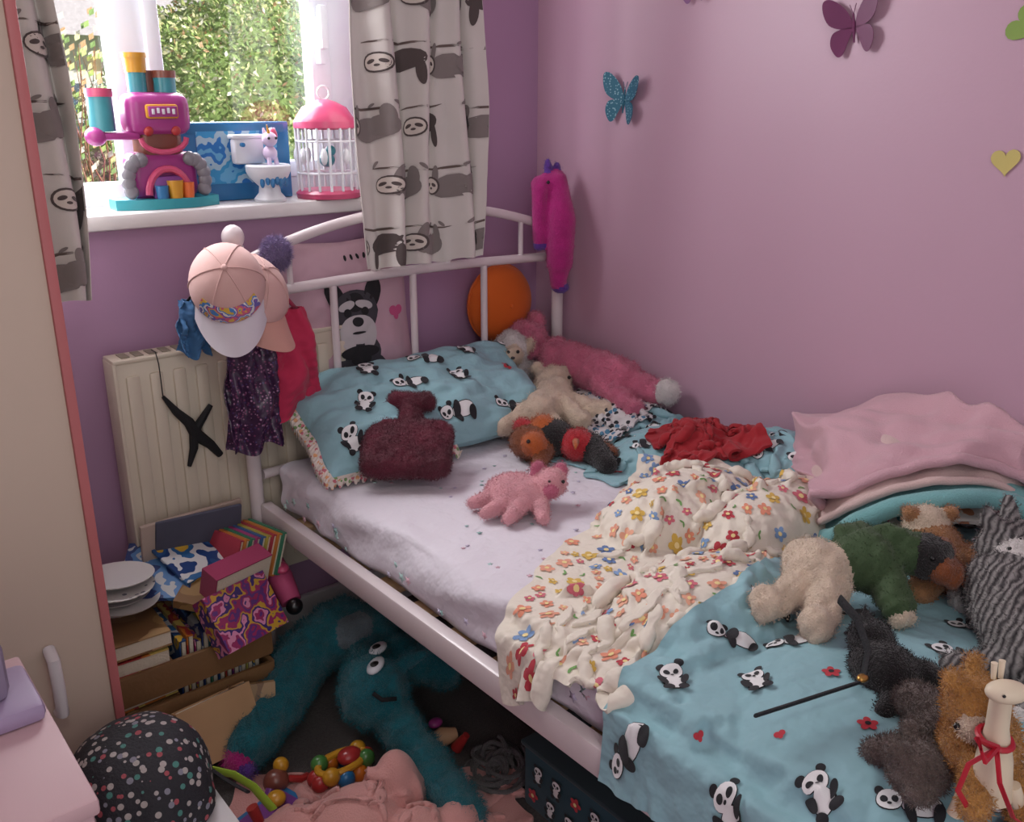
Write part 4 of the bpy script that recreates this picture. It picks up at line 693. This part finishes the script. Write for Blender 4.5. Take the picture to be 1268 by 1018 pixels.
# storage box under bed
w=M(); BXM=fab('box_navy_teal','#1c4450',.1); w.box((-.60,-1.2,.075),(.40,.6,.15),BXM,.008); w.box((-.60,-1.2,.152),(.41,.61,.012),fab('box_lid','#24383f'),.004)
Gx=np.array([[(-.8035,-1.49+.58*a,.008+.134*b) for b in np.linspace(0,1,8)] for a in np.linspace(0,1,24)]); Gx=Gx[::-1]; Nn=normals(Gx)
if Nn[...,0].mean()>0: Nn=-Nn
for i in range(10):
    for j in range(2): stamp(w,Gx,Nn,(i+.5+.3*j)/10.6,.28+.45*j,.58,.134,0,.038 if (i+j)%3 else .016,panda(0) if (i+j)%3 else flower(RED,FY),off=.002,rings=2,seg=12)
w.obj('panda_storage_box')
# ------------------------------------------------------------------ added overhead fill fitting + lights
w=M(); w.lathe([(0,0),(.16,0),(.17,.02),(.15,.05),(0,.06)],mat('fill_fitting_opal','#f4f0ea',.4),Matrix.Translation((-1.7,-2.1,2.335))); w.obj('fill_fitting')  # unseen fitting, added to go with the overhead fill
def area(name,loc,tgt,size,e,col,sy=None):
    l=bpy.data.lights.new(name,'AREA'); l.energy=e; l.color=col; l.size=size
    if sy: l.shape='RECTANGLE'; l.size_y=sy
    o=bpy.data.objects.new(name,l); o.location=loc; o.rotation_euler=(Vector(tgt)-Vector(loc)).to_track_quat('-Z','Y').to_euler(); bpy.context.collection.objects.link(o)
area('overhead_fill',(-1.7,-2.1,2.31),(-.9,-1.1,.4),.4,6,(1,.96,.92))  # fill light added above the camera; no such lamp is known
area('window_daylight',(-1.12,.32,1.75),(-.7,-1.3,.5),1.2,55,(.98,.98,1),.9)
area('camera_side_fill',(-2.3,-3.2,1.6),(-.6,-.9,.7),1.2,10,(1,.98,.96),1.6)  # soft fill added from the open camera side, not a known doorway
s=bpy.data.lights.new('sun','SUN'); s.energy=5.8; s.angle=.02; s.color=(1,.96,.9); so=bpy.data.objects.new('sun',s); so.rotation_euler=Vector((-.55,.60,-.6)).to_track_quat('-Z','Y').to_euler(); bpy.context.collection.objects.link(so)
wd=bpy.data.worlds.new('world'); bpy.context.scene.world=wd; wd.use_nodes=True; bg=wd.node_tree.nodes['Background']; bg.inputs[0].default_value=(.95,.95,1,1); bg.inputs[1].default_value=.52
# ------------------------------------------------------------------ camera
cam=bpy.data.cameras.new('camera'); co=bpy.data.objects.new('camera',cam); bpy.context.collection.objects.link(co)
yaw=math.radians(39.3); pit=math.radians(18.24)
Fv=Vector((math.sin(yaw)*math.cos(pit),math.cos(yaw)*math.cos(pit),-math.sin(pit))); Rv=Vector((math.cos(yaw),-math.sin(yaw),0)); Uv=Rv.cross(Fv)
mm=Matrix((Rv,Uv,-Fv)).transposed().to_4x4(); mm.translation=Vector((-1.838,-2.13,1.40)); co.matrix_world=mm
cam.sensor_width=36; cam.lens=32.73; cam.clip_start=.05; bpy.context.scene.camera=co
sc=bpy.context.scene
try: sc.view_settings.view_transform='Standard'; sc.view_settings.look='None'
except Exception: pass
